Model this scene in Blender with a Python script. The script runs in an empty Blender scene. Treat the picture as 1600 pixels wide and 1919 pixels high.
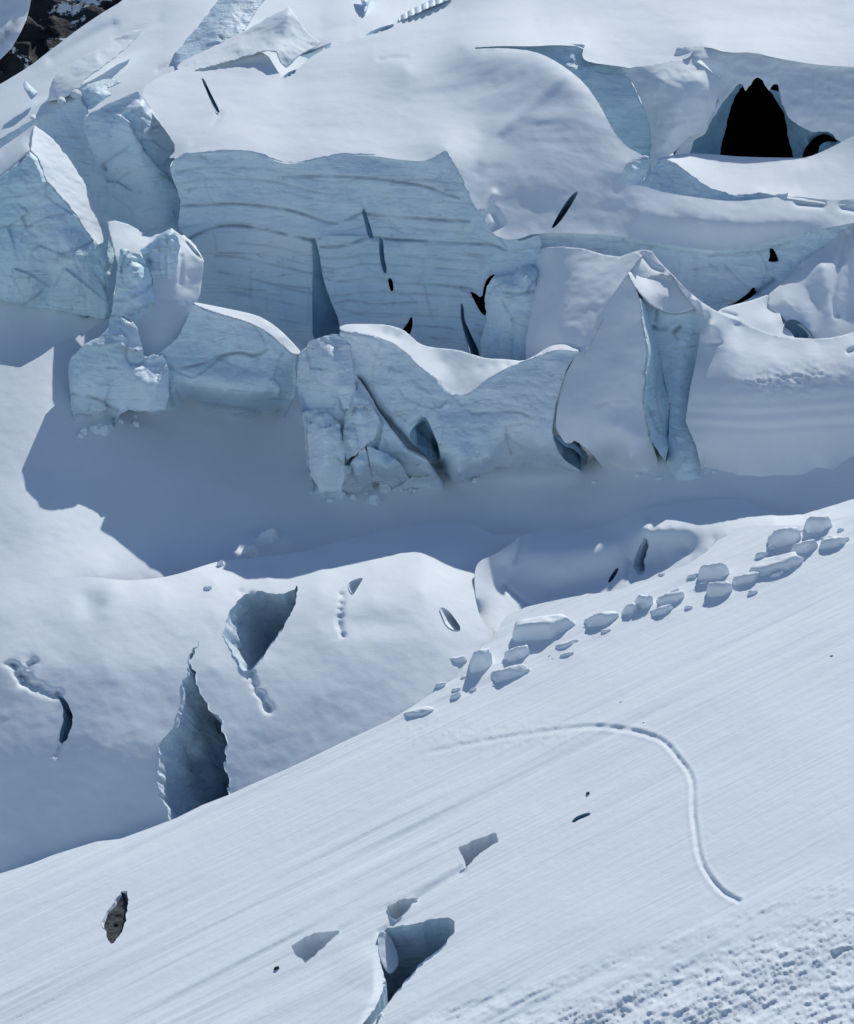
import bpy, math, random
import numpy as np
random.seed(7)
SC = bpy.context.scene
COL = SC.collection
# ------------------------------------------------------------------ camera geometry
PITCH = math.radians(-15.0)
FOC = 959.5 / math.tan(math.radians(10.0))      # focal length in photo pixels
def dirs(u, v):
    """slopes x/y and z/y of the sight line through photo pixel (u, v); the camera stands at the origin"""
    xn = (np.asarray(u, float) - 800) / FOC; yn = (959.5 - np.asarray(v, float)) / FOC
    dy = math.cos(PITCH) - yn * math.sin(PITCH); dz = math.sin(PITCH) + yn * math.cos(PITCH)
    return xn / dy, dz / dy
def world(u, v, Y):
    x, z = dirs(u, v); Y = np.asarray(Y, float)
    return np.stack([x * Y, Y + 0 * x, z * Y], -1)
# ------------------------------------------------------------------ noise
def _hash(ix, iy, iz, seed):
    h = (ix * 374761393 + iy * 668265263 + iz * 2147483647 + seed * 974634777) & 0xffffffff
    h = ((h ^ (h >> 13)) * 1274126177) & 0xffffffff
    return ((h ^ (h >> 16)) & 0xffff) / 32767.5 - 1.0
def vnoise(p, seed=0):
    p = np.asarray(p, float); i = np.floor(p).astype(np.int64); f = p - i; f = f * f * f * (f * (f * 6 - 15) + 10)
    r = 0
    for a in (0, 1):
        for b in (0, 1):
            for c in (0, 1):
                w = (f[:, 0] if a else 1 - f[:, 0]) * (f[:, 1] if b else 1 - f[:, 1]) * (f[:, 2] if c else 1 - f[:, 2])
                r = r + w * _hash(i[:, 0] + a, i[:, 1] + b, i[:, 2] + c, seed)
    return r
def fbm(p, octs=4, seed=0, gain=.5):
    s = 0; a = 1.0; p = np.asarray(p, float)
    for k in range(octs):
        s = s + a * vnoise(p, seed + k * 17); p = p * 2.03 + 11.3; a *= gain
    return s
def facets(p, seed=0, n=10):
    """chipped look: maximum of random planes repeated over noise-warped cells"""
    q = p + .35 * np.stack([vnoise(p * .7, seed + 3), vnoise(p * .7, seed + 5), vnoise(p * .7, seed + 9)], -1)
    i = np.floor(q).astype(np.int64); best = np.full(len(p), 1e9); val = np.zeros(len(p))
    for a in (-1, 0, 1):
        for b in (-1, 0, 1):
            for c in (-1, 0, 1):
                j = i + np.array([a, b, c])
                o = np.stack([_hash(j[:, 0], j[:, 1], j[:, 2], seed + s) for s in (1, 2, 3)], -1) * .45 + .5
                d = q - (j + o); dd = (d * d).sum(1)
                g = np.stack([_hash(j[:, 0], j[:, 1], j[:, 2], seed + s) for s in (4, 5, 6)], -1)
                h = _hash(j[:, 0], j[:, 1], j[:, 2], seed + 7) * .4 + (d * g).sum(1)
                m = dd < best; best = np.where(m, dd, best); val = np.where(m, h, val)
    return val
# ------------------------------------------------------------------ 2-D helpers
def resample(poly, step, closed):
    out = []
    n = len(poly)
    for k in range(n if closed else n - 1):
        a = np.array(poly[k], float); b = np.array(poly[(k + 1) % n], float)
        m = max(1, int(math.ceil(np.hypot(*(b - a)[:2]) / step)))
        for t in range(m): out.append(a + (b - a) * t / m)
    if not closed: out.append(np.array(poly[-1], float))
    return np.array(out)
def chaikin(P, closed=True, it=1):
    P = np.array(P, float)
    for _ in range(it):
        if closed: Q = np.roll(P, -1, 0); P = np.stack([.75 * P + .25 * Q, .25 * P + .75 * Q], 1).reshape(-1, P.shape[1])
        else:
            A, B = P[:-1], P[1:]
            M = np.stack([.75 * A + .25 * B, .25 * A + .75 * B], 1).reshape(-1, P.shape[1]); P = np.vstack([P[:1], M[1:-1], P[-1:]])
    return P
def inside(P, poly):
    x, y = P[:, 0], P[:, 1]; r = np.zeros(len(P), bool)
    for k in range(len(poly)):
        x1, y1 = poly[k][:2]; x2, y2 = poly[k - 1][:2]
        if y1 == y2: continue
        c = ((y1 > y) != (y2 > y)) & (x < (x2 - x1) * (y - y1) / (y2 - y1) + x1)
        r ^= c
    return r
def seg_dist(P, poly, closed=False, nearest=False):
    best = np.full(len(P), 1e18); near = P.copy()
    n = len(poly)
    for k in range(n if closed else n - 1):
        a = np.array(poly[k][:2], float); b = np.array(poly[(k + 1) % n][:2], float); ab = b - a
        t = np.clip(((P - a) @ ab) / max(ab @ ab, 1e-9), 0, 1); q = a + t[:, None] * ab
        d = ((P - q) ** 2).sum(1); m = d < best; best = np.where(m, d, best)
        if nearest: near[m] = q[m]
    return (np.sqrt(best), near) if nearest else np.sqrt(best)
def rag(poly, amp=2.5, step=6, seed=0, f=.12):
    L = resample([p[:2] for p in poly], step, True); q = np.stack([L[:, 0] * f, L[:, 1] * f, L[:, 0] * 0 + seed * 7.1], -1)
    return [tuple(p) for p in L + amp * np.stack([fbm(q, 3, 5, .7), fbm(q, 3, 45, .7)], -1)]
def relief(P, k, seed):
    """broken glacier ice: sharp ridges, thin ledges and hairline splits"""
    q = P + 1.5 * np.stack([vnoise(P * .15, seed), vnoise(P * .15, seed + 1), vnoise(P * .15, seed + 2)], -1)
    rid = 1 - np.abs(fbm(q * np.array([.22, .22, .30]), 4, seed + 10, .55)); z = q[:, 2] + .12 * q[:, 0] + 1.2 * vnoise(q * .08, seed + 20)
    led = (z * .42) % 1; led2 = (z * 1.15) % 1
    n = np.abs(vnoise(q * np.array([.45, .45, .07]), seed + 30)); crack = np.exp(-(n / .035) ** 2) * (vnoise(q * .12, seed + 33) > .05)
    m = .5 + .5 * vnoise(q * .1, seed + 40)
    return k * (-.75 * rid + .55 * led * m + .16 * led2 * m + .28 * crack), crack * .14
class RBF:
    def __init__(s, pts, smooth=0.0, tps=False):
        pts = np.array(pts, float)
        key = np.round(pts[:, :2] / 3).astype(int); _, idx = np.unique(key, axis=0, return_index=True); pts = pts[np.sort(idx)]
        s.c = pts[:, :2] / 100.; s.tps = tps; n = len(pts)
        K = s.k(np.sqrt(((s.c[:, None] - s.c[None]) ** 2).sum(-1))); K[np.arange(n), np.arange(n)] += (smooth if tps else -smooth)
        Pm = np.hstack([np.ones((n, 1)), s.c]); A = np.zeros((n + 3, n + 3)); A[:n, :n] = K; A[:n, n:] = Pm; A[n:, :n] = Pm.T
        A[n:, n:] = np.eye(3) * -1e-9
        s.w = np.linalg.solve(A, np.concatenate([pts[:, 2], [0, 0, 0]])); s.n = n
    def k(s, r): return r * r * np.log(r + 1e-9) if s.tps else r
    def __call__(s, u, v):
        q = np.stack([np.asarray(u, float).ravel(), np.asarray(v, float).ravel()], -1) / 100.; out = np.empty(len(q))
        for a in range(0, len(q), 4000):
            b = q[a:a + 4000]; r = np.sqrt(((b[:, None] - s.c[None]) ** 2).sum(-1))
            out[a:a + 4000] = s.k(r) @ s.w[:s.n] + s.w[s.n] + b @ s.w[s.n + 1:]
        return out if np.ndim(u) else float(out[0])
def prof(u, v, Y, *segs):
    """climb the column u from row v at distance Y; each (row, incline in degrees) is one stretch of the slope"""
    out = [(u, v, Y)]; u0 = u
    for sg in segs:
        v2, th = sg[:2]; un = sg[2] if len(sg) > 2 else u; vs = v; us = u; T = math.tan(math.radians(th))
        while v > v2:
            n = max(v2, v - 5); Y *= (T - dirs(u, v)[1]) / (T - dirs(u, n)[1]); v = n
        u = un; out.append((u, v, Y))
    return out
# ------------------------------------------------------------------ scene helpers
def tag(o, label=None, cat=None, group=None, kind=None):
    if label: o['label'] = label
    if cat: o['category'] = cat
    if group: o['group'] = group
    if kind: o['kind'] = kind
    return o
def thing(name, label, cat, at, group=None):
    o = bpy.data.objects.new(name, None); COL.objects.link(o); o.location = world(*at); o.empty_display_size = 2
    bpy.context.view_layer.update()
    return tag(o, label, cat, group)
def link(name, V, F, mat, parent=None, attr=None, smooth=True):
    me = bpy.data.meshes.new(name)
    root = parent
    while root is not None and root.parent is not None: root = root.parent
    off = np.array(root.location) if root is not None else V.mean(0)
    me.from_pydata((V - off).tolist(), [], F if isinstance(F, list) else F.tolist())
    me.materials.append(mat)
    if attr is not None:
        a = me.attributes.new('dirt_shade', 'FLOAT', 'POINT'); a.data.foreach_set('value', attr.astype(np.float32))
    me.polygons.foreach_set('use_smooth', [smooth] * len(me.polygons)); me.update()
    o = bpy.data.objects.new(name, me); COL.objects.link(o)
    if parent is not None: o.parent = parent
    else: o.location = off
    return o
def boundary_edges(F):
    e = np.concatenate([F[:, [0, 1]], F[:, [1, 2]], F[:, [2, 3]], F[:, [3, 0]]]); k = np.sort(e, 1); key = k[:, 0].astype(np.int64) * 10000000 + k[:, 1]
    _, inv, cnt = np.unique(key, return_inverse=True, return_counts=True)
    return e[cnt[inv.ravel()] == 1]
YOFF = [0.0]
def patch(name, outline, ctrl, mat, step=5, holes=(), grooves=(), amp=.0, freq=.1, chip=0., chipf=.15, back=None, parent=None, rnd=1,
          tps=False, lam=0., extra=None, seed=0, surf=None, edge_fade=0., strata=(), foot=None, rel=0., ragged=0.):
    if foot:
        no = []; ctrl = list(ctrl)
        for p in outline:
            if p[1] >= foot: ctrl.append([(p[0], p[1], BS(p[0], p[1]) - YOFF[0])]); no.append((p[0], p[1] + 26, BS(p[0], p[1] + 26) - YOFF[0] + 3.5))
            else: no.append(p)
        outline = no
    hs0 = holes
    out = chaikin([p[:2] for p in outline], True, rnd) if rnd else np.array([p[:2] for p in outline], float)
    if ragged: out = np.array(rag(out, ragged, 5, seed))
    if surf is None:
        cp = []
        o3 = [p for p in outline if len(p) > 2]
        n = len(outline)
        for k in range(n):
            a, b = outline[k], outline[(k + 1) % n]
            if len(a) > 2 and len(b) > 2: cp += list(resample([a, b], 30, False))
            elif len(a) > 2: cp.append(np.array(a, float))
        for s in ctrl: cp += list(resample(s, 30, False)) if len(s) > 1 else [np.array(s[0], float)]
        rb = RBF([c[:3] for c in cp], lam, tps); yo = YOFF[0]; surf = (lambda u, v, rb=rb, yo=yo: rb(u, v) + yo)
    lo = out.min(0); hi = out.max(0); nu = int((hi[0] - lo[0]) / step) + 2; nv = int((hi[1] - lo[1]) / step) + 2
    gu, gv = np.meshgrid(lo[0] + (np.arange(nu) - .25) * step, lo[1] + (np.arange(nv) - .25) * step); G = np.stack([gu.ravel(), gv.ravel()], -1)
    I = np.arange(nu * nv).reshape(nv, nu); F = np.stack([I[:-1, :-1], I[1:, :-1], I[1:, 1:], I[:-1, 1:]], -1).reshape(-1, 4)
    C = G[F].mean(1); keep = inside(C, out)
    hs = [chaikin(h, True, 1) for h in holes]
    for h in hs: keep &= ~inside(C, h)
    F = F[keep]; used, inv = np.unique(F, return_inverse=True); F = inv.reshape(-1, 4); G = G[used]
    be = boundary_edges(F); bi = np.unique(be)
    q = G[bi]; bd, near = seg_dist(q, out, True, True)
    for h in hs:
        d2, n2 = seg_dist(q, h, True, True); m = d2 < bd; bd = np.where(m, d2, bd); near[m] = n2[m]
    G[bi] = near
    Y = surf(G[:, 0], G[:, 1]); P = world(G[:, 0], G[:, 1], Y); dirt_shade = np.zeros(len(G))
    fade = 1.0
    if edge_fade: fade = np.clip(seg_dist(G, out, True) / edge_fade, 0, 1)
    if amp: Y = Y + fade * amp * fbm(P * freq, 4, seed)
    if chip: Y = Y + fade * chip * facets(P * chipf, seed)
    if rel:
        a_, b_ = relief(P, rel, seed); Y = Y + fade * (a_ - a_.mean()); dirt_shade = np.maximum(dirt_shade, b_ * fade)
    for g in grooves:
        line, w, dep = g[:3]; d = seg_dist(G, line); Y = Y + dep * np.exp(-(d / w) ** 2)
        if len(g) > 3: dirt_shade = np.maximum(dirt_shade, g[3] * np.exp(-(d / (w * .7)) ** 2))  # groove colour darkened as well, standing in for the shade inside
    for line, w, st in strata:  # dust bands in the ice, plus contact shade painted at a foot
        line = chaikin(line, False, 2); d = seg_dist(G, line); k = .5 + .5 * np.clip(fbm(P * .35, 3, seed + 50) * 1.1 + .4, -1, 1)
        e = np.exp(-(d / w) ** 2); Y = Y + .55 * e * st * k; dirt_shade = np.maximum(dirt_shade, e * st * k)
    if extra: Y, dirt_shade = extra(G, P, Y, dirt_shade)
    P = world(G[:, 0], G[:, 1], Y)
    if back:
        B = world(G[:, 0], G[:, 1], Y.mean() * .35 + Y * .65 + back); n = len(P)
        side = np.stack([be[:, 0], n + be[:, 0], n + be[:, 1], be[:, 1]], -1)
        P = np.vstack([P, B]); F = np.vstack([F, F[:, ::-1] + n, side]); dirt_shade = np.concatenate([dirt_shade, dirt_shade * 0])
    o = link(name, P, F, mat, parent, dirt_shade)
    o_surf[o.name] = surf
    return o, surf
o_surf = {}
def pit(name, poly, surf, E, mat, depth=10, taper=.55, parent=None, rings=10, jag=.6, jf=.35, seed=0, rnd=1):
    """inner walls and floor of a crack whose mouth is the pixel polygon on the surface surf; E is the world direction it runs in"""
    L = resample(chaikin(poly, True, rnd), 4, True); Y = surf(L[:, 0], L[:, 1]); R0 = world(L[:, 0], L[:, 1], Y); n = len(R0)
    c = R0.mean(0); E = np.array(E, float); E /= np.linalg.norm(E); rows = []
    RS = R0.copy()
    for _ in range(14): RS = .5 * RS + .25 * np.roll(RS, 1, 0) + .25 * np.roll(RS, -1, 0)
    for k in range(rings + 1):
        t = k / rings; s = 1 - taper * t ** 1.3; bl = min(1, t * 3.0)
        Q = c + (R0 * (1 - bl) + RS * bl - c) * s + E * depth * t
        if k:
            nz = np.stack([fbm(Q * jf, 3, seed + 1), fbm(Q * jf, 3, seed + 31), fbm(Q * jf, 3, seed + 61)], -1); Q = Q + nz * jag * min(1, t * 4)
        rows.append(Q)
    V = np.vstack(rows + [rows[-1].mean(0)[None] + E * depth * .1]); F = []
    for k in range(rings):
        for i in range(n):
            j = (i + 1) % n; F.append([k * n + i, k * n + j, (k + 1) * n + j, (k + 1) * n + i])
    for i in range(n): F.append([rings * n + i, rings * n + (i + 1) % n, (rings + 1) * n])
    return link(name, V, F, mat, parent, np.zeros(len(V)))
# ------------------------------------------------------------------ materials
def material(name, build):
    m = bpy.data.materials.new(name); m.use_nodes = True; nt = m.node_tree; b = nt.nodes['Principled BSDF']
    build(nt, b); return m
def N(nt, t, **k):
    n = nt.nodes.new(t)
    for a, b in k.items():
        if a.startswith('in_'): n.inputs[a[3:].replace('_', ' ')].default_value = b
        else: setattr(n, a, b)
    return n
def ramp(nt, src, stops):
    r = N(nt, 'ShaderNodeValToRGB'); el = r.color_ramp.elements
    while len(el) < len(stops): el.new(.5)
    for e, (p, c) in zip(el, stops): e.position = p; e.color = (*c, 1)
    nt.links.new(src, r.inputs['Fac']); return r.outputs['Color']
def geo_pos(nt): return N(nt, 'ShaderNodeNewGeometry').outputs['Position']
def noise(nt, pos, scale, detail=4, rough=.55, scl=None):
    if scl:
        mp = N(nt, 'ShaderNodeMapping'); mp.inputs['Scale'].default_value = scl[0]; mp.inputs['Rotation'].default_value = scl[1]
        nt.links.new(pos, mp.inputs['Vector']); pos = mp.outputs['Vector']
    n = N(nt, 'ShaderNodeTexNoise'); n.inputs['Scale'].default_value = scale; n.inputs['Detail'].default_value = detail; n.inputs['Roughness'].default_value = rough
    nt.links.new(pos, n.inputs['Vector']); return n.outputs['Fac']
def mixc(nt, fac, a, b, mode='MIX'):
    m = N(nt, 'ShaderNodeMix', data_type='RGBA', blend_type=mode)
    if isinstance(fac, float): m.inputs[0].default_value = fac
    else: nt.links.new(fac, m.inputs[0])
    for s, x in ((m.inputs[6], a), (m.inputs[7], b)):
        if isinstance(x, tuple): s.default_value = (*x, 1)
        else: nt.links.new(x, s)
    return m.outputs[2]
def mul(nt, a, k, op='MULTIPLY'):
    m = N(nt, 'ShaderNodeMath', operation=op); nt.links.new(a, m.inputs[0])
    if isinstance(k, (int, float)): m.inputs[1].default_value = k
    else: nt.links.new(k, m.inputs[1])
    return m.outputs[0]
def bump(nt, b, h, dist, strength=1.0):
    n = N(nt, 'ShaderNodeBump'); n.inputs['Distance'].default_value = dist; n.inputs['Strength'].default_value = strength
    nt.links.new(h, n.inputs['Height']); nt.links.new(n.outputs['Normal'], b.inputs['Normal'])
SNOW = (.80, .85, .89)
def snow_build(streak=False, fine=.05, mott=.04):
    def f(nt, b):
        pos = geo_pos(nt)
        n1 = noise(nt, pos, .09, 5); c = ramp(nt, n1, [(.3, tuple(x * (1 - mott) for x in SNOW)), (.7, SNOW)])
        at = N(nt, 'ShaderNodeAttribute', attribute_name='dirt_shade').outputs['Fac']
        c = mixc(nt, at, c, (.36, .40, .45))
        nt.links.new(c, b.inputs['Base Color']); b.inputs['Roughness'].default_value = .75; b.inputs['Specular IOR Level'].default_value = .2
        h = mul(nt, noise(nt, pos, .5, 8, .68), 1.3)
        if streak:
            cb = N(nt, 'ShaderNodeCombineXYZ')
            for q, (vec, k) in enumerate((((-.5087, .861, 0), 1.0), ((.861, .5087, 0), .07))):
                dt = N(nt, 'ShaderNodeVectorMath', operation='DOT_PRODUCT'); nt.links.new(pos, dt.inputs[0]); dt.inputs[1].default_value = vec
                nt.links.new(mul(nt, dt.outputs['Value'], k), cb.inputs[q])
            s = noise(nt, cb.outputs['Vector'], 1.0, 4, .6)
            h = mul(nt, h, .5); h = mul(nt, h, mul(nt, s, 1.6), 'ADD')
        bump(nt, b, h, fine)
    return f
def ice_build(base=(.75, .86, .93), deep=(.57, .74, .85), veil=.35):
    def f(nt, b):
        pos = geo_pos(nt)
        n1 = noise(nt, pos, .06, 6, .6); c = ramp(nt, n1, [(.35, deep), (.62, base)])
        n2 = noise(nt, pos, .5, 5, .6, ((.35, .35, 2.2), (0, math.radians(6), 0)))
        c = mixc(nt, ramp(nt, n2, [(.42, (0, 0, 0)), (.75, (veil,) * 3)]), c, (.72, .82, .88))
        for sc_, lo_, hi_, k_ in ((.022, .018, 9.0, .5), (.024, .02, 23.0, .3)):
            mp = N(nt, 'ShaderNodeMapping'); mp.inputs['Scale'].default_value = (1, 1, 10); mp.inputs['Rotation'].default_value = (0, math.radians(5), 0); nt.links.new(pos, mp.inputs['Vector'])
            tn = N(nt, 'ShaderNodeTexNoise'); tn.inputs['Scale'].default_value = sc_; tn.inputs['Detail'].default_value = 2.5; nt.links.new(mp.outputs['Vector'], tn.inputs['Vector'])
            fr = mul(nt, mul(nt, tn.outputs['Fac'], hi_), 1.0, 'FRACT'); w_ = mul(nt, mul(nt, fr, .5, 'SUBTRACT'), 0.0, 'ABSOLUTE')
            brk = ramp(nt, noise(nt, pos, .35, 3), [(.38, (0, 0, 0)), (.6, (1, 1, 1))])
            ln = ramp(nt, w_, [(0.0, (k_,) * 3), (lo_ * 3.2, (0, 0, 0))]); c = mixc(nt, mul(nt, ln, brk), c, (.30, .33, .36))
        at = N(nt, 'ShaderNodeAttribute', attribute_name='dirt_shade').outputs['Fac']
        c = mixc(nt, at, c, (.22, .28, .34))
        nt.links.new(c, b.inputs['Base Color']); b.inputs['Roughness'].default_value = .55; b.inputs['Specular IOR Level'].default_value = .3
        h = mul(nt, noise(nt, pos, .7, 7, .62), mul(nt, n2, .8), 'ADD'); bump(nt, b, h, .3)
    return f
def rock_build(nt, b):
    pos = geo_pos(nt); n1 = noise(nt, pos, .12, 8, .7); n2 = noise(nt, pos, .35, 6, .65)
    rc = ramp(nt, n2, [(.35, (.004, .006, .010)), (.7, (.014, .020, .028))])
    m = ramp(nt, n1, [(.55, (0, 0, 0)), (.58, (1, 1, 1))]); c = mixc(nt, m, rc, SNOW)
    nt.links.new(c, b.inputs['Base Color']); b.inputs['Roughness'].default_value = .85; bump(nt, b, n2, 1.5)
def cave_build(nt, b):  # near-black colour paints in the darkness of the cave and deep holes
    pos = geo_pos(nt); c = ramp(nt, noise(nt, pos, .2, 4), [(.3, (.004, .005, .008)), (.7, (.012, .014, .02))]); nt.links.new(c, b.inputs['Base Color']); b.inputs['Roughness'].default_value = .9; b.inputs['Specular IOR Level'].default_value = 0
def grit_build(nt, b):
    pos = geo_pos(nt); c = ramp(nt, noise(nt, pos, .9, 6, .7), [(.35, (.008, .011, .016)), (.65, (.07, .085, .10))]); nt.links.new(c, b.inputs['Base Color']); b.inputs['Roughness'].default_value = .9; bump(nt, b, noise(nt, pos, 1.5, 6, .7), .5)
M_SNOW = material('snow', snow_build()); M_FG = material('streaked_snow', snow_build(True, .09)); M_ICE = material('glacier_ice', ice_build())
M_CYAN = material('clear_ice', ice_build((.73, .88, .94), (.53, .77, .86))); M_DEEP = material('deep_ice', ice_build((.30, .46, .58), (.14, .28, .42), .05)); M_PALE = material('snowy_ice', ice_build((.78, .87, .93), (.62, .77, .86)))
M_ROCK = material('snowy_rock', rock_build); M_CAVE = material('hollow_shade', cave_build); M_GRIT = material('grey_rock', grit_build)
# boulders along the foot of the hump: label, centre and size in the photograph
BL = [('largest rounded snow boulder at the left of the row below the bowl', 1017, 1183, 128, 50), ('dome shaped boulder standing alone at the lower left end of the row', 901, 1240, 50, 54), ('flat low boulder left of the dome shaped one', 852, 1240, 46, 20),
      ('blocky boulder just under the left end of the largest boulder', 969, 1228, 52, 36), ('long slanting boulder, lowest of the cluster below the largest one', 954, 1264, 76, 30), ('low thin boulder under the right end of the largest boulder', 1059, 1212, 40, 16), ('little dark chip beside the low thin boulder', 1062, 1229, 34, 12),
      ('broad low boulder right of the largest one, first of the middle group', 1128, 1162, 76, 34), ('small cube like boulder in the middle group', 1180, 1144, 32, 28), ('tallest boulder of the middle group, split by a dark gap', 1206, 1130, 36, 36), ('wide boulder with a pointed right end in the middle group', 1257, 1124, 60, 26), ('low boulder in front of the wide one in the middle group', 1240, 1146, 46, 20),
      ('tiny boulder standing above the right group', 1299, 1081, 28, 14), ('tall slanting boulder at the left of the right group', 1336, 1076, 64, 38), ('square shaded boulder below the slanting one', 1346, 1106, 52, 34), ('small round boulder under the big angular block', 1427, 1042, 28, 16),
      ('big angular block with a steep shaded face, upper right', 1470, 1010, 66, 42), ('square block highest of all at the upper right', 1532, 985, 50, 38), ('flat topped block by the right edge', 1558, 1018, 52, 28), ('longest flat boulder below the angular block', 1452, 1062, 112, 32), ('small boulder lying against the longest flat one', 1455, 1078, 32, 14),
      ('lone small chip in front of the broad low boulder', 1135, 1185, 26, 12), ('tiny chip between the two highest blocks', 1575, 994, 15, 9), ('small chip at the upper left end of the ski slope', 826, 1284, 24, 11), ('slanted chip below and right of the first ski slope chip', 853, 1305, 24, 14), ('smooth pale boulder between the square one and the longest one', 1400, 1086, 60, 24), ('pale wedge boulder between the angular block and the flat topped one', 1508, 1028, 60, 30), ('leftmost long low drift boulder on the slope edge', 785, 1336, 58, 15)]
# ================================================================== terrain sheets
def plane_fg(u, v):
    x, t = dirs(u, v); return -178.9 / (t - .13 - .22 * x)
FG_EDGE = [(-300, 1742), (-150, 1690), (0, 1637), (60, 1618), (100, 1602), (180, 1577), (225, 1572), (280, 1552), (330, 1533), (380, 1508), (430, 1489), (480, 1466), (540, 1440), (640, 1392), (730, 1350),
           (775, 1322), (850, 1272), (900, 1215), (931, 1186), (938, 1168), (952, 1152), (987, 1137), (1030, 1127), (1075, 1118), (1150, 1107), (1210, 1089), (1289, 1058), (1326, 1032), (1345, 1012)]
def edge_y(u, line):
    return float(np.interp(u, [p[0] for p in line], [p[1] for p in line]))
# ---- middle slope
def ms_col(u, v0, gap, *segs): return prof(u, v0, plane_fg(u, v0) + gap, *segs)
MSC = [ms_col(-200, 1700, 5, (1450, 42), (1250, 36), (1150, 24), (1080, 19), (980, 19)), ms_col(0, 1637, 4, (1400, 45), (1250, 36), (1150, 23), (1080, 18), (980, 17)),
       ms_col(100, 1602, 4, (1400, 45), (1250, 35), (1150, 22), (1080, 17), (980, 17)),
       ms_col(200, 1577, 4, (1400, 45), (1250, 33), (1150, 21), (1120, 16), (1083, 10)), ms_col(300, 1545, 4, (1400, 43), (1250, 31), (1150, 20), (1110, 13), (1078, 4)),
       ms_col(400, 1503, 3, (1400, 40), (1250, 31), (1150, 18), (1090, 10), (1052, 2)),
       ms_col(500, 1458, 2, (1350, 34), (1250, 27), (1150, 18), (1080, 10), (1040, 0)), ms_col(600, 1410, 1, (1300, 31), (1180, 24), (1110, 14), (1060, 6), (1022, 0)),
       ms_col(700, 1366, .6, (1260, 28), (1180, 24), (1120, 16), (1060, 6), (1000, 2)), ms_col(790, 1315, .3, (1220, 25), (1170, 26), (1110, 18), (1050, 5), (980, 3)),
       ms_col(870, 1250, .2, (1185, 22), (1140, 14), (1090, 10), (1040, 8), (976, 6))]
MS_EVAL = RBF([p for c in MSC for s in [resample(c, 40, False)] for p in s], .02)
crest = [(-300, 1080), (100, 1082), (180, 1081), (210, 1085), (244, 1088), (300, 1083), (340, 1074), (375, 1062), (412, 1051), (450, 1049), (487, 1044), (540, 1038), (580, 1031), (612, 1022), (660, 1008), (725, 994),
         (780, 983), (837, 977), (875, 979), (900, 989), (915, 998), (935, 1003), (960, 1000), (980, 998)]
ms_out = [(p[0], p[1] + (16 if p[0] < 760 else 6)) for p in FG_EDGE if p[0] <= 931] + [(905, 1168), (894, 1139), (887, 1100), (889, 1070), (897, 1051), (925, 1040), (955, 1022), (975, 1006)] + crest[::-1]
TRI = rag([(465, 1112), (484, 1108), (510, 1113), (532, 1113), (548, 1106), (560, 1097), (553, 1131), (534, 1169), (503, 1214), (470, 1259), (454, 1255), (443, 1235), (431, 1210), (417, 1186), (424, 1165), (430, 1146), (446, 1127)], 2.6, 5, 1)
LONG = rag([(376, 1198), (366, 1212), (356, 1240), (352, 1262), (340, 1290), (338, 1320), (322, 1360), (300, 1396), (298, 1440), (301, 1490), (312, 1522), (322, 1560), (440, 1500), (427, 1480), (424, 1455), (417, 1430), (422, 1394), (418, 1356), (407, 1340), (392, 1330), (379, 1304), (364, 1272), (360, 1245), (366, 1222)], 5, 5, 2, .06)
HOOK = rag([(106, 1303), (118, 1306), (129, 1322), (136, 1345), (134, 1364), (124, 1386), (113, 1396), (109, 1385), (117, 1350), (117, 1322)], 1.2, 5, 9)
ARC = [(822, 1138), (835, 1139), (850, 1155), (866, 1180), (852, 1182), (836, 1173), (829, 1155)]
SLIT = [(650, 1096), (660, 1087), (683, 1081), (673, 1096), (662, 1114), (655, 1108)]
def ms_extra(G, P, Y, dirt_shade):
    Y0 = Y.copy(); Y = Y + .6 * fbm(P * .03, 3, 21) + .05 * fbm(P * .6, 4, 5) + .04 * fbm(P * .2, 3, 51)
    # little hollow and rib at the left end of the crest, dimples
    for (cu, cv, su, sv, h) in ((165, 1118, 22, 34, 1.3), (205, 1100, 26, 22, -.9), (860, 1050, 60, 26, 1.5), (700, 1170, 90, 22, .8)):
        Y = Y + h * np.exp(-((G[:, 0] - cu) / su) ** 2 - ((G[:, 1] - cv) / sv) ** 2)
    for line, w, d in (([(22, 1247), (34, 1262), (41, 1277), (70, 1292), (106, 1303)], 7, 1.6), ([(60, 1240), (50, 1262), (56, 1280)], 9, .9), ([(640, 1112), (641, 1140), (634, 1165), (640, 1190)], 5, .9), ([(470, 1262), (474, 1285), (488, 1305), (502, 1328)], 6, 1.2), ([(113, 1396), (104, 1412)], 6, .6), ([(470, 1114), (450, 1108)], 5, .8)):
        d0 = seg_dist(G, chaikin(line, False, 1)); j = 1 + .8 * fbm(P * 1.1, 2, 9); Y = Y + d * j * np.exp(-(d0 / w / (.55 + .4 * j)) ** 2)
    f = np.clip((G[:, 1] - 1082) / 60 + np.clip((G[:, 0] - 170) / 90, 0, 1), 0, 1); f = f * f * (3 - 2 * f)
    return Y0 + (Y - Y0) * f, dirt_shade
ms, MS = patch('glacier_hump', ms_out, [], M_SNOW, 4, holes=[TRI, LONG, HOOK, ARC, SLIT], surf=MS_EVAL, extra=ms_extra)
tag(ms, kind='structure')
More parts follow.
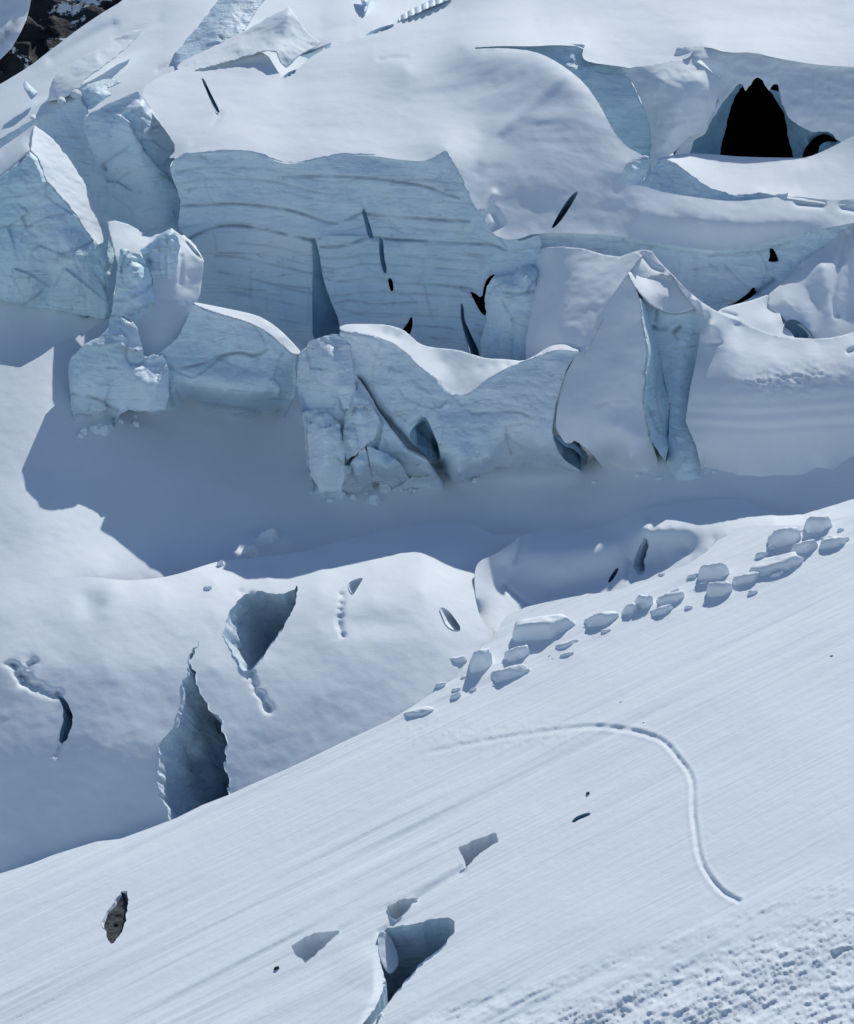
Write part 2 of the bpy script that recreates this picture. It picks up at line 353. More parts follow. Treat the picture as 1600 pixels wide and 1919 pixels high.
# ---- basin behind the crest
def gapat(u): return float(np.interp(u, [-300, 120, 190, 260, 600, 900, 1200, 1600, 1900], [0, 0, 2.5, 7, 8, 5, 3.5, 3.5, 3.5]))
MSR0 = {980: 428, 1040: 430, 1110: 429, 1225: 430, 1356: 429, 1457: 424, 1600: 424, 1900: 416}
def crest_y(u, v): return MS_EVAL(u, v) if u <= 900 else float(np.interp(u, list(MSR0), list(MSR0.values())))
crestR = [(980, 999), (1000, 1000), (1020, 995), (1045, 991), (1075, 993), (1095, 992), (1131, 985), (1169, 966), (1225, 950), (1260, 944), (1300, 939), (1356, 934), (1394, 935), (1420, 948), (1457, 962), (1506, 962), (1562, 947), (1600, 934), (1750, 900), (1900, 870)]
fullcrest = crest + crestR
BSC = []
for u, th, top in ((-250, 20, 600), (-100, 20, 600), (0, 19, 600), (100, 19, 600), (190, 18, 660), (300, 19, 660), (450, 19, 700), (600, 20, 760), (750, 21, 800), (900, 21, 800), (1050, 21, 810), (1200, 22, 810), (1350, 24, 820), (1500, 24, 820), (1650, 22, 800), (1850, 22, 760)):
    v = edge_y(u, fullcrest); Y = crest_y(u, v) + gapat(u); up = prof(u, v, Y, (top, th)); dn = prof(u, v, Y, (v, th))
    BSC.append([(u, v + 60, Y - 5.5 if u < 150 else Y - 3.5), (u, v, Y), up[-1]]); BSC[-1][0] = (u, v + 60, MS_EVAL(u, v + 60) + .8) if u < 150 else BSC[-1][0]; BSC[-1][1:] = list(prof(u, v, Y, (v - 60, th - 3), (v - 160, th + 3), (top, th + 5)))
BS_EVAL = RBF([p for c in BSC for p in resample(c, 40, False)], .05)
bs_out = [(-300, 740), (0, 683), (37, 689), (75, 668), (112, 641), (150, 628), (199, 600), (260, 600), (420, 660), (560, 640), (600, 700), (1900, 700), (1900, 940)] + [(p[0], p[1] + (45 if p[0] < 150 else 22)) for p in fullcrest[::-1] if p[0] < 1850]
def bs_extra(G, P, Y, dirt_shade):
    Y0 = Y.copy(); Y = Y + .5 * fbm(P * .035, 3, 41) + .05 * fbm(P * .7, 4, 6)
    for (cu, cv, su, sv, h) in ((1000, 890, 110, 14, -.9), (520, 1010, 26, 12, -.7), (120, 900, 80, 50, .7), (60, 960, 60, 60, -.6)):
        Y = Y + h * np.exp(-((G[:, 0] - cu) / su) ** 2 - ((G[:, 1] - cv) / sv) ** 2)
    for cu, cv, h in ((440, 1035, 1.), (480, 1010, .8), (500, 1000, .9), (470, 1025, .7), (415, 1044, .5)):
        Y = Y - h * np.exp(-((G[:, 0] - cu) / 9) ** 2 - ((G[:, 1] - cv) / 6) ** 2)
    f = np.clip((1082 - G[:, 1]) / 60 + np.clip((G[:, 0] - 170) / 90, 0, 1), 0, 1); f = f * f * (3 - 2 * f)
    return Y0 + (Y - Y0) * f, dirt_shade
bs, BS = patch('snow_basin', bs_out, [], M_SNOW, 5, surf=BS_EVAL, extra=bs_extra, rnd=0)
tag(bs, kind='structure')
# ---- right-hand hump with the shaded bowl
low = [(931, 1200), (960, 1170), (987, 1155), (1075, 1136), (1150, 1126), (1210, 1108), (1289, 1078), (1330, 1048), (1360, 1010), (1420, 985), (1500, 985)]
def fgp(u, v, g): return (u, v, plane_fg(u, v) + g)
MRC = [[fgp(896, 1150, .6), fgp(931, 1184, 1.5), fgp(987, 1140, 5), fgp(1075, 1120, 8), fgp(1150, 1109, 9), fgp(1210, 1092, 8), fgp(1289, 1062, 4), fgp(1345, 1012, .5)],
       [(890, 1082, 413), (893, 1120, 408.5)], [(897, 1051, 417), (925, 1041, 418.5), (955, 1022, 421), (978, 1003, 425)],
       [(942, 1097, 416), (987, 1135, 410.5)], [(940, 1060, 418.5), (960, 1080, 417.5)], [(1000, 1075, 417), (1060, 1065, 417.5)], [(1000, 1035, 420), (1060, 1030, 420.5), (1150, 1018, 421)], [(1030, 1110, 416), (1100, 1090, 417.5), (1160, 1075, 418)],
       [(1210, 989, 421.5), (1262, 990, 421), (1319, 996, 419.5), (1340, 1010, 417.5)], [(1240, 1030, 421), (1290, 1030, 419.5)], [(1200, 1065, 420), (1250, 1055, 419)],
       [(1000, 1000, 428.5), (1045, 991, 430), (1095, 992, 430), (1131, 985, 430), (1169, 966, 430.5), (1225, 950, 431), (1300, 939, 431), (1356, 934, 430.5), (1394, 935, 430), (1420, 948, 427.5), (1457, 962, 424.5), (1506, 962, 424), (1562, 947, 424), (1600, 934, 424), (1750, 900, 422), (1900, 870, 420)],
       [(1020, 1015, 424), (1100, 1008, 426), (1169, 990, 426), (1225, 972, 427)], [(1300, 968, 425), (1380, 965, 424)], [fgp(1360, 1003, .1), fgp(1450, 975, 1.5)],
       [fgp(1400, 1006, 0), fgp(1600, 980, 0), fgp(1900, 930, 0)], [fgp(1360, 1040, 5), fgp(1500, 1030, 6), fgp(1600, 1025, 6), fgp(1900, 1005, 8)]]
mr_out = [(931, 1200), (905, 1168), (894, 1139), (889, 1100), (889, 1070), (897, 1051), (925, 1040), (955, 1021), (975, 1004), (984, 1001)] + crestR[1:] + [(1900, 1000), (1600, 1020), (1500, 1020), (1400, 1024), (1360, 1030)] + low[::-1][3:]
BOWLHOLE = rag([(1206, 1008), (1214, 1010), (1214, 1030), (1206, 1055), (1208, 1072), (1196, 1080), (1186, 1066), (1190, 1040), (1198, 1022)], 2.5, 5, 8)
BOWLSLIT = [(1157, 1061), (1160, 1068), (1146, 1090), (1138, 1093), (1143, 1080)]
def mr_extra(G, P, Y, dirt_shade):
    for line, w, d in (([(942, 1097), (965, 1116), (990, 1136)], 5, 1.0), ([(978, 1000), (972, 1030), (966, 1050)], 5, .8), ([(1180, 1050), (1174, 1080)], 5, .8)):
        Y = Y + d * np.exp(-(seg_dist(G, line) / w) ** 2)
    return Y + .25 * fbm(P * .05, 3, 22) + .04 * fbm(P * .6, 4, 5), dirt_shade
mr, MR = patch('glacier_bowl', mr_out, MRC, M_SNOW, 4, holes=[BOWLHOLE, BOWLSLIT], lam=.03, extra=mr_extra)
tag(mr, kind='structure')
# ---- foreground slope
TRACK = chaikin([(781, 1416), (875, 1394), (987, 1376), (1045, 1368), (1112, 1360), (1169, 1366), (1210, 1375), (1247, 1390), (1270, 1420), (1292, 1446), (1299, 1469), (1298, 1517), (1304, 1562), (1311, 1611), (1330, 1645), (1356, 1675), (1384, 1688)], False, 2)
F_ROCK = rag([(226, 1671), (238, 1670), (240, 1690), (236, 1722), (226, 1752), (210, 1770), (200, 1757), (191, 1726), (208, 1698)], 2.4, 5, 6)
F_LEFT = rag([(545, 1771), (586, 1749), (637, 1744), (606, 1774), (575, 1802), (556, 1791)], 1.8, 5, 4)
F_MID = rag([(726, 1700), (747, 1687), (783, 1682), (765, 1703), (741, 1724), (729, 1714)], 1.6, 5, 7)
F_TOP = rag([(858, 1588), (892, 1573), (930, 1560), (936, 1575), (910, 1592), (893, 1606), (876, 1622), (864, 1630), (868, 1605)], 1.8, 5, 3)
F_SLIT = [(1070, 1541), (1076, 1533), (1086, 1527), (1105, 1522), (1108, 1526), (1096, 1532), (1084, 1536), (1076, 1542)]
F_BIG = rag([(712, 1752), (725, 1741), (777, 1731), (812, 1722), (838, 1719), (852, 1728), (852, 1746), (832, 1770), (792, 1802), (765, 1832), (740, 1862), (715, 1896), (690, 1932), (662, 1965), (655, 1955), (690, 1905), (713, 1872), (722, 1840), (712, 1800), (706, 1770)], 2.2, 6, 5)
def cs(P): return P[:, 0] * -.5087 + P[:, 1] * .861, P[:, 0] * .861 + P[:, 1] * .5087
def fg_extra(G, P, Y, dirt_shade):
    u, v = G[:, 0], G[:, 1]; c, s = cs(P)
    Y = Y + .5 * fbm(P * .025, 3, 2)
    mask = .55 + .45 * np.clip(fbm(np.stack([c * .06, s * .012, c * 0], -1), 2, 77) * 1.6, -1, 1)
    smooth = np.clip((u - 760) / 200, 0, 1) * np.clip((1880 - v) / 120, 0, 1) * np.clip((v - 1400 + (u - 900) * .33) / 120, 0, 1)
    st = fbm(np.stack([c * .55, s * .035, c * 0], -1), 4, 31) * .24 + fbm(np.stack([c * .16, s * .012, c * 0], -1), 2, 33) * .5
    Y = Y + st * mask * (1 - .75 * smooth)
    # rubble of old avalanche snow, lower right
    line = np.interp(u, [300, 700, 1100, 1380, 1600, 1900], [2060, 1925, 1800, 1700, 1628, 1520]); r = np.clip((v - line) / 14, 0, 1)
    band = np.exp(-((v - line - 52) / 13) ** 2) * .8
    q = np.stack([c, s * .45, P[:, 2] * .6], -1); rub = np.abs(fbm(q * 1.0, 4, 61, .6)) * .6 + facets(q * 1.3, 8) * .08 + .4 * fbm(q * .28, 3, 66)
    Y = Y - r * (1 - band) * (rub - .2) * np.clip(.3 + (v - line) / 180, 0, 1) * .8
    r2 = np.exp(-((v - 1375 - (u - 900) * .02) / 30) ** 2) * np.clip((u - 720) / 80, 0, 1) * np.clip((1120 - u) / 100, 0, 1); Y = Y - r2 * .2 * np.abs(fbm(P * 1.3, 3, 44))
    for (_, bu, bv, bw, bh) in BL: Y = Y - .22 * np.exp(-((u - bu - 4) / (bw * .62 + 6)) ** 2 - ((v - bv - 2) / (bh * .55 + 5)) ** 2) * (bw > 20) * min(1.6, bw / 40.)
    # trodden ski track: trough with a thrown-up lip
    d = seg_dist(G, TRACK); k = np.clip((u - 880) / 280, .5, 1) * np.clip((u - 765) / 50, 0, 1)
    Y = Y + k * (.48 * np.exp(-(d / 3.8) ** 2) - .12 * np.exp(-((d - 8) / 3.2) ** 2)) * (1 + .35 * fbm(P * .8, 2, 91))
    # fold running through the small crevasses and the sunken side of the big one
    for L, h, w in (([(864, 1632), (830, 1652), (800, 1672), (783, 1684)], .5, 8), ([(741, 1724), (715, 1750)], .6, 8), ([(640, 1744), (680, 1715), (724, 1700)], .25, 10)):
        Y = Y + h * np.exp(-(seg_dist(G, L) / w) ** 2)
    bg_ = np.clip(1 - seg_dist(G, [(700, 1800), (700, 1860), (655, 1950)]) / 95, 0, 1) * (u < np.interp(v, [1700, 1800, 1900, 1960], [712, 712, 700, 650]) + 12)
    Y = Y - 3.2 * bg_ ** 2 * np.clip((v - 1760) / 120, 0, 1)
    lip = np.clip(1 - np.abs(seg_dist(G, FG_EDGE) / 70), 0, 1) * np.clip((620 - u) / 250, 0, 1); Y = Y + lip ** 2 * 1.2
    Y = Y + .02 * fbm(P * 1.6, 2, 90)
    return Y, dirt_shade
fg_out = FG_EDGE + [(1400, 985), (1500, 985), (1600, 965), (1900, 905), (1900, 2250), (-300, 2250)]
fg, FG = patch('snow_slope', fg_out, [], M_FG, 3.4, holes=[F_SLIT, F_ROCK, F_LEFT, F_MID, F_TOP, F_BIG], surf=(lambda u, v: plane_fg(u, v)), extra=fg_extra, rnd=0)
tag(fg, kind='structure')
# ---- upper glacier with the great dome, its right side cut by the alcove
PL_Y = [(310, 300, 493), (345, 289, 492), (400, 286, 492), (450, 284, 492), (490, 291, 491), (530, 308, 490), (560, 306, 490), (600, 297, 491), (640, 290, 492), (700, 292, 491), (760, 301, 490), (803, 302, 489), (835, 280, 490),
        (850, 310, 487), (872, 350, 484), (888, 385, 481), (905, 405, 479), (922, 440, 476), (960, 452, 475), (1005, 436, 477), (1075, 437, 478), (1142, 440, 479), (1225, 453, 480), (1281, 463, 481), (1337, 470, 482), (1394, 465, 483), (1480, 444, 485), (1530, 430, 486), (1700, 400, 488), (1900, 380, 488),
        (1900, 250, 515), (1700, 330, 499), (1610, 372, 493), (1560, 376, 492), (1476, 366, 493), (1435, 372, 491), (1375, 378, 490), (1319, 372, 489), (1244, 361, 488.5), (1205, 348, 488.5), (1172, 346, 488), (1164, 328, 489), (1174, 304, 491), (1200, 292, 493), (1217, 300, 493), (1195, 286, 495), (1175, 276, 496.5), (1150, 248, 499), (1135, 218, 501), (1120, 190, 505), (1095, 155, 508.5), (1062, 128, 512.5), (1030, 108, 516.5), (1000, 96, 520), (960, 91, 523.5), (925, 90, 525), (880, 92, 529), (872, 90, 529.5),
        (905, 88, 530), (940, 86, 530), (1000, 87, 529), (1037, 84, 529), (1094, 87, 528), (1090, 108, 527), (1104, 117, 526), (1157, 124, 525), (1180, 127, 525), (1225, 119, 526), (1262, 113, 527), (1292, 110, 527), (1300, 92, 528), (1325, 87, 529), (1360, 99, 528), (1412, 98, 528), (1450, 108, 527), (1525, 121, 526), (1600, 126, 526), (1900, 130, 524),
        (1900, -120, 590), (1300, -120, 590), (860, -120, 595), (838, -2, 570), (800, 12, 566), (744, 40, 557), (690, 68, 549), (640, 80, 546), (590, 100, 541), (560, 128, 534), (530, 148, 530), (515, 125, 532), (500, 100, 537), (470, 95, 540), (400, 112, 537), (340, 128, 533), (300, 142, 528), (262, 168, 520), (282, 203, 512), (309, 240, 503), (333, 280, 495)]
PLC = [[(400, 200, 512), (480, 200, 514)], [(600, 200, 513), (700, 190, 516), (830, 175, 517), (920, 155, 516.5), (1000, 132, 514.5)], [(550, 250, 502), (700, 250, 502)], [(760, 130, 525)], [(900, 250, 500), (1000, 200, 503.5), (1060, 190, 504.5)], [(1000, 270, 494), (1080, 262, 495)], [(900, 330, 487.5), (980, 335, 486), (1050, 335, 486.5), (1130, 330, 489)], [(1000, 400, 480.8)],
       [(1200, 400, 482.5), (1400, 420, 483.5), (1550, 410, 487)], [(1000, 40, 548), (1300, 40, 546), (1550, 30, 552)], [(700, 100, 537), (850, 40, 552)]]
PL_SLIT = [(375, 143), (381, 145), (395, 175), (412, 208), (410, 213), (404, 210), (388, 178)]
PL_SLIT2 = [(1084, 356), (1081, 366), (1066, 392), (1048, 418), (1031, 432), (1040, 412), (1056, 385), (1070, 366)]
PL_SLIT3 = [(680, 69), (700, 55), (738, 44), (744, 47), (720, 58)]
PL_SLIT4 = [(525, 150), (536, 137), (560, 127), (550, 140)]
PL_SLIT5 = [(560, 107), (566, 98), (600, 88), (628, 77), (600, 92)]
def pl_extra(G, P, Y, dirt_shade):
    u, v = G[:, 0], G[:, 1]
    Y = Y + .5 * fbm(P * .03, 3, 12) + .10 * fbm(P * .3, 4, 13) + .22 * fbm(P * np.array([.06, .16, .1]), 3, 14)
    for line, w, d in (([(710, 112), (735, 108), (762, 108)], 3, .7), ([(412, 214), (398, 240), (360, 268)], 5, .5), ([(1060, 140), (1000, 190), (930, 250), (905, 300)], 12, -.5), ([(1495, 380), (1540, 384)], 6, 1.2), ([(1580, 388), (1620, 396)], 6, 1.6),
                       ([(905, 395), (918, 372), (924, 362)], 6, -1.2), ([(925, 400), (935, 420), (915, 438)], 7, 1.2)):
        Y = Y + d * np.exp(-(seg_dist(G, line) / w) ** 2)
    return Y, dirt_shade
pl, PL = patch('upper_glacier', PL_Y, PLC, M_SNOW, 4, holes=[PL_SLIT, PL_SLIT2, PL_SLIT3, PL_SLIT4, PL_SLIT5], lam=.25, extra=pl_extra, rnd=1)
tag(pl, kind='structure')

# ---- the glacier bed far below and around everything, reaching far beyond the view
gx, gy = np.meshgrid(np.linspace(-900, 900, 121), np.concatenate([np.linspace(-1500, 40, 20), np.linspace(60, 700, 65), np.linspace(740, 1500, 20)])); gy2 = gy.ravel(); gx2 = gx.ravel()
gz = np.interp(gy2, [-1500, 60, 380, 425, 470, 560, 700, 1500], [-420, -196, -158, -150, -128, -105, -95, -70]) + gx2 * np.interp(gy2, [-600, 60, 380, 470, 700], [0, .22, .22, .06, 0]) + 3 * fbm(np.stack([gx2 * .01, gy2 * .01, gx2 * 0], -1), 3, 5)
ni = np.arange(gx.size).reshape(gx.shape); bed = link('glacier', np.stack([gx2, gy2, gz], -1), np.stack([ni[:-1, :-1], ni[:-1, 1:], ni[1:, 1:], ni[1:, :-1]], -1).reshape(-1, 4), M_SNOW, None, np.zeros(gx.size)); tag(bed, kind='structure')
# ================================================================== crevasses
def crevasse(name, label, poly, surf, E, depth, taper=.5, mat=None, group='crevasses open in the snow', jag=.6, seed=0, rnd=1, side=None):
    c = np.mean([p[:2] for p in poly], 0); t = thing(name, label, 'crevasse', (c[0], c[1], surf(c[0], c[1])), group)
    o = pit('ice_wall', poly, surf, E, mat or M_SNOW, depth, taper, t, jag=jag, seed=seed, rnd=rnd); return t
crevasse('crevasse', 'wide triangular crevasse with a smooth grey wall in the middle hump', TRI, MS, (.2, .85, -.7), 20, .3, M_PALE, seed=1)
crevasse('crevasse', 'long tall crevasse with a dark right side reaching down to the foreground slope', LONG, MS, (.36, .8, -.65), 22, .3, M_PALE, seed=2, jag=1.1)
crevasse('crevasse', 'thin curved crevasse with a bright left lip at the far left', HOOK, MS, (.5, .5, -.9), 6, .3, M_DEEP, seed=3, jag=.3)
crevasse('crevasse', 'small grey half moon hollow low on the hump beside the boulders', ARC, MS, (.5, .7, -.6), 3, .3, seed=4, jag=.2)
crevasse('crevasse', 'short dark notch at the top of a line of bright crumbs on the hump', SLIT, MS, (.3, .5, -.9), 5, .3, seed=5, jag=.2)
crevasse('crevasse', 'jagged blue grey gash in the shaded bowl', BOWLHOLE, MR, (.3, .9, -.3), 5, .4, M_ICE, seed=6, jag=.4)
crevasse('crevasse', 'narrow dark slit slanting across the shaded bowl', BOWLSLIT, MR, (.1, .9, -.6), 5, .3, M_DEEP, seed=7, jag=.1)
crevasse('crevasse', 'small shallow hole with a grey wall, left of the big foreground crevasse', F_LEFT, FG, (.15, .5, -1), 5, .3, seed=8, jag=.15, group='crevasses in the foreground slope')
crevasse('crevasse', 'small sickle shaped hole just above the big foreground crevasse', F_MID, FG, (.1, .5, -1), 5, .3, seed=9, jag=.15, group='crevasses in the foreground slope')
crevasse('crevasse', 'uppermost foreground hole, a short slanting slot with bright crumbs at its left end', F_TOP, FG, (.1, .5, -1), 6, .3, seed=10, jag=.2, group='crevasses in the foreground slope')
crevasse('crevasse', 'largest foreground crevasse, black along its right lip and running off the bottom', F_BIG, FG, (.05, .7, -.9), 30, .15, M_ICE, seed=11, jag=.5, group='crevasses in the foreground slope')
crevasse('crevasse', 'thin dark crack in the white snow beside the leaning upper left serac', PL_SLIT, PL, (.2, .9, -.5), 4, .3, M_ICE, seed=12, jag=.1, group='thin cracks high on the upper glacier')
crevasse('crevasse', 'thin black crack curving down at the right foot of the great snow dome', PL_SLIT2, PL, (-.2, .7, -.7), 5, .3, M_DEEP, seed=13, jag=.1, group='thin cracks high on the upper glacier')
crevasse('crevasse', 'longest slit near the top edge, below the ribbed ice strip', PL_SLIT3, PL, (.2, .9, -.5), 4, .3, M_ICE, seed=14, jag=.1, group='thin cracks high on the upper glacier')
crevasse('crevasse', 'lower of two short slits below the pointed snow peak at top left', PL_SLIT4, PL, (.2, .9, -.5), 4, .3, M_ICE, seed=15, jag=.1, group='thin cracks high on the upper glacier')
crevasse('crevasse', 'upper of two short slits below the pointed snow peak at top left', PL_SLIT5, PL, (.2, .9, -.5), 4, .3, M_ICE, seed=16, jag=.1, group='thin cracks high on the upper glacier')
# ================================================================== seracs
def sub(name, outl, ctrl, mat, parent, **k): return patch(name, outl, ctrl, mat, parent=parent, **k)
ICE = dict(step=2.5, edge_fade=6, rel=.42, ragged=1.0, chip=0.17, chipf=.28, amp=.25, freq=.22, rnd=0)
def opt(**k): d = dict(ICE); d.update(k); return d
# ---- main banded wall
W = thing('ice_cliff', 'broad banded blue ice cliff under the upper snow plateau, cut by dark vertical cracks', 'ice cliff', (620, 640, 484))
CR1 = [(586, 448), (590, 446), (598, 474), (602, 505), (609, 535), (622, 570), (636, 602), (640, 650), (586, 650), (585, 560), (586, 500)]
CR2 = [(677, 392), (684, 392), (694, 425), (700, 446), (690, 446), (684, 420)]
CR3 = [(710, 448), (718, 448), (719, 480), (726, 512), (718, 512), (711, 480)]
CR4 = [(726, 520), (735, 522), (738, 545), (731, 546)]
CR5 = [(771, 590), (774, 606), (768, 630), (752, 620), (764, 606)]
CRV = [(880, 546), (890, 549), (903, 560), (907, 535), (914, 520), (929, 512), (922, 522), (913, 538), (912, 591), (904, 590), (893, 572)]
CR6 = [(863, 566), (868, 572), (869, 598), (882, 625), (899, 664), (905, 700), (890, 700), (880, 655), (864, 605)]
F_OUT = [(318, 318, 491), (327, 297, 492), (345, 287, 493), (400, 282, 493), (450, 280, 493), (490, 287, 492), (530, 304, 491), (560, 303, 491), (600, 294, 492), (640, 287, 493), (700, 289, 492), (760, 298, 491), (803, 299, 490), (836, 280, 490.5),
         (853, 310, 487.5), (875, 350, 484.5), (890, 384, 481.5), (908, 405, 479.5), (926, 440, 477.5), (975, 450, 477), (1012, 440, 477), (1014, 480, 475), (1010, 560, 474), (1000, 720, 473), (700, 740, 482), (560, 730, 484), (360, 640, 487), (345, 600, 487.5), (355, 575, 488), (382, 488, 489), (366, 460, 489), (345, 440, 489.5), (334, 424, 490), (338, 375, 490)]
F_CT = [[(400, 305, 492.4), (600, 325, 491), (760, 335, 489.3), (840, 330, 488)], [(380, 420, 489), (600, 430, 487.5), (760, 430, 486.5), (870, 440, 482)], [(420, 560, 487), (600, 580, 484.5), (740, 580, 483), (850, 580, 479.5)], [(470, 480, 487.4), (530, 480, 488)], [(930, 480, 476.5), (930, 560, 475)]]
F_STR = [([(530, 332), (560, 330), (612, 330), (670, 331), (725, 337), (762, 342), (800, 349), (860, 371)], 2.6, .75), ([(337, 386), (380, 384), (431, 381), (470, 383), (525, 390), (560, 398), (600, 412), (625, 419), (650, 412), (680, 397), (695, 402), (725, 405), (780, 408), (830, 412), (880, 415)], 2.6, .85),
         ([(352, 450), (356, 446), (394, 427), (420, 423), (450, 422), (500, 430), (562, 446), (585, 450)], 2.8, 1.), ([(601, 463), (630, 463), (661, 456), (695, 442), (718, 446), (744, 450), (800, 451), (856, 456), (924, 457), (950, 470)], 2.4, .9),
         ([(631, 527), (660, 526), (702, 516), (730, 529), (762, 531), (820, 533), (867, 539), (900, 545)], 2.2, .7), ([(627, 569), (650, 563), (672, 563), (700, 572), (732, 569), (780, 566)], 2.2, .6), ([(401, 480), (430, 479), (469, 486), (520, 498), (585, 512)], 2.2, .5),
         ([(409, 509), (460, 520), (520, 535), (580, 540)], 2.2, .5), ([(340, 320), (380, 311), (440, 312), (480, 318)], 2.2, .4), ([(384, 330), (388, 360), (400, 380)], 2, .35), ([(390, 420), (402, 440), (405, 470)], 2, .35), ([(470, 500), (468, 560)], 2, .3), ([(950, 462), (930, 440), (918, 420)], 2.5, .6), ([(640, 580), (700, 596), (760, 590)], 2, .4), ([(420, 545), (500, 560), (580, 578)], 2, .35), ([(790, 480), (796, 540), (810, 600)], 2, .3)]
SHAPE = [(330, -8), (380, -16), (431, -19), (480, -16), (525, -10), (600, 10), (650, 11), (680, 0), (725, 4), (780, 6), (830, 11), (890, 16)]
for v_, st_, a_, b_ in ((330, .4, 0, 12), (352, .45, 0, 6), (366, .3, 4, 12), (422, .35, 5, 12), (436, .3, 0, 5), (474, .4, 2, 12), (492, .45, 0, 12), (508, .3, 5, 12), (546, .45, 4, 12), (560, .3, 1, 5), (586, .4, 5, 12), (606, .35, 4, 11)):
    F_STR.append(([(u_, v_ + d_ * (1 - .3 * (v_ > 500))) for u_, d_ in SHAPE[a_:b_]], 1.9, st_))
def f_extra(G, P, Y, dirt_shade):
    # separate courses of ice stand a little proud of each other
    v = G[:, 1] + 14 * np.sin(G[:, 0] / 120.) ; n = fbm(P * .12, 2, 71); Y = Y + .5 * n - .6 * np.abs(((v + 30 * n) / 62.) % 1 - .5)
    Y = Y - 1.3 * np.exp(-((G[:, 0] - 650) / 40) ** 2) * (G[:, 1] > 440) - .8 * np.exp(-((G[:, 0] - 760) / 34) ** 2) * (G[:, 1] > 450)
    return Y, dirt_shade
fw, FW = sub('ice_wall', F_OUT, F_CT, M_ICE, W, **opt(holes=[CR1, CR2, CR3, CR4, CR5, CRV, CR6], rel=.22, strata=F_STR, back=30, chip=0.15, chipf=.16, extra=f_extra, seed=1,
      grooves=[([(586, 448), (582, 500), (580, 600)], 4, .6), ([(700, 446), (712, 448)], 3, .8), ([(684, 392), (680, 380)], 3, .5), ([(736, 546), (740, 580), (764, 600)], 3, .4), ([(880, 546), (866, 540)], 4, .8), ([(1008, 500), (1002, 600)], 4, .5)]))
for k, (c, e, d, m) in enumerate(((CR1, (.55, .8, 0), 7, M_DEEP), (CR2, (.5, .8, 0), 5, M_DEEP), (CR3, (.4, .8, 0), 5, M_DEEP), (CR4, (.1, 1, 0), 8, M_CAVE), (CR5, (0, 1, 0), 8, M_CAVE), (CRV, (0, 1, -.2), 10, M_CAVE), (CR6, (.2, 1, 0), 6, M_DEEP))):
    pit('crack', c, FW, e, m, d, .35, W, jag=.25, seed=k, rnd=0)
B2 = thing('ice_block', 'small ice block wedged between the banded cliff and the peak, bright tip on top', 'ice block', (960, 660, 466))
sub('block_face', [(912, 600, 470), (908, 560, 470.5), (912, 536, 471), (922, 522, 471.5), (935, 517, 472), (962, 514, 472), (980, 500, 472.5), (992, 496, 473), (1004, 502, 472.5), (1007, 512, 471.5), (1003, 528, 470.5), (1008, 560, 469), (1010, 640, 466), (1012, 700, 465), (905, 700, 467), (900, 640, 468)],
    [[(950, 540, 469), (955, 690, 465.5)], [(985, 520, 469.5), (985, 690, 465)]], M_ICE, B2, **opt(back=8, seed=4, strata=[([(950, 548), (975, 550), (1000, 545)], 3, .8), ([(990, 545), (996, 532), (1002, 525)], 2.5, .9)], grooves=[([(940, 560), (965, 600), (960, 680)], 3, .5), ([(912, 570), (905, 620)], 3, .5)]))
# ---- middle ridge
Gt = thing('serac', 'long snow capped ice ridge with a sagging white saddle between two crests', 'serac', (880, 890, 439))
G_SNOW = [(633, 616, 449), (638, 611, 450), (652, 607, 451), (690, 607, 452), (725, 608, 452), (755, 617, 452), (770, 630, 452), (785, 644, 452.5), (807, 651, 453), (856, 655, 453.5), (885, 664, 453), (912, 672, 452.5), (950, 673, 452), (980, 677, 451), (1000, 668, 452), (1025, 651, 452), (1040, 646, 452), (1055, 645, 451.5), (1075, 649, 450.5), (1087, 659, 448),
          (1075, 664, 447), (1058, 658, 448), (1035, 660, 448), (1010, 670, 447.8), (980, 680, 447), (945, 695, 446), (912, 714, 445), (890, 734, 444), (875, 742, 443.6), (862, 744, 443.4), (849, 741, 443.6), (832, 728, 444), (819, 712, 444.3), (800, 700, 444.6), (780, 684, 445), (762, 664, 445.5), (735, 645, 446), (700, 632, 446.5), (668, 625, 447), (645, 624, 447.5)]
sub('snow_cap', G_SNOW, [[(700, 618, 450), (760, 640, 449.5)], [(830, 680, 450.5), (900, 690, 450.5), (950, 684, 450)], [(850, 705, 448), (880, 712, 447.5)], [(790, 665, 449.5), (800, 680, 448)]], M_SNOW, Gt, step=2.8, amp=.05, freq=.3, back=7, rnd=1)
G_FACE = [(636, 620, 446.8), (650, 622, 446.5), (668, 622, 446.3), (700, 629, 445.9), (735, 642, 445.4), (762, 661, 445), (780, 681, 444.6), (800, 697, 444.2), (819, 709, 443.9), (832, 725, 443.6), (849, 738, 443.2), (862, 741, 443), (875, 739, 443.2), (890, 731, 443.6), (912, 711, 444.6), (945, 692, 445.6), (980, 677, 446.6), (1010, 667, 447.4), (1035, 657, 447.6), (1058, 655, 447.6), (1087, 659, 447),
          (1072, 675, 446), (1062, 692, 445), (1051, 726, 443.5), (1041, 760, 442), (1034, 812, 440.5), (1055, 838, 439.5), (1075, 850, 439), (1100, 870, 438.5), (1130, 905, 437.5), (1100, 897, 438), (1075, 882, 438.5), (1044, 872, 439), (987, 872, 439), (931, 876, 439), (905, 888, 438.5), (880, 898, 438.4), (856, 903, 438.2), (838, 890, 438.5), (826, 869, 439), (795, 855, 440), (762, 839, 441), (735, 805, 442), (710, 771, 443), (687, 740, 444), (665, 710, 445), (659, 680, 446), (640, 650, 446.5)]
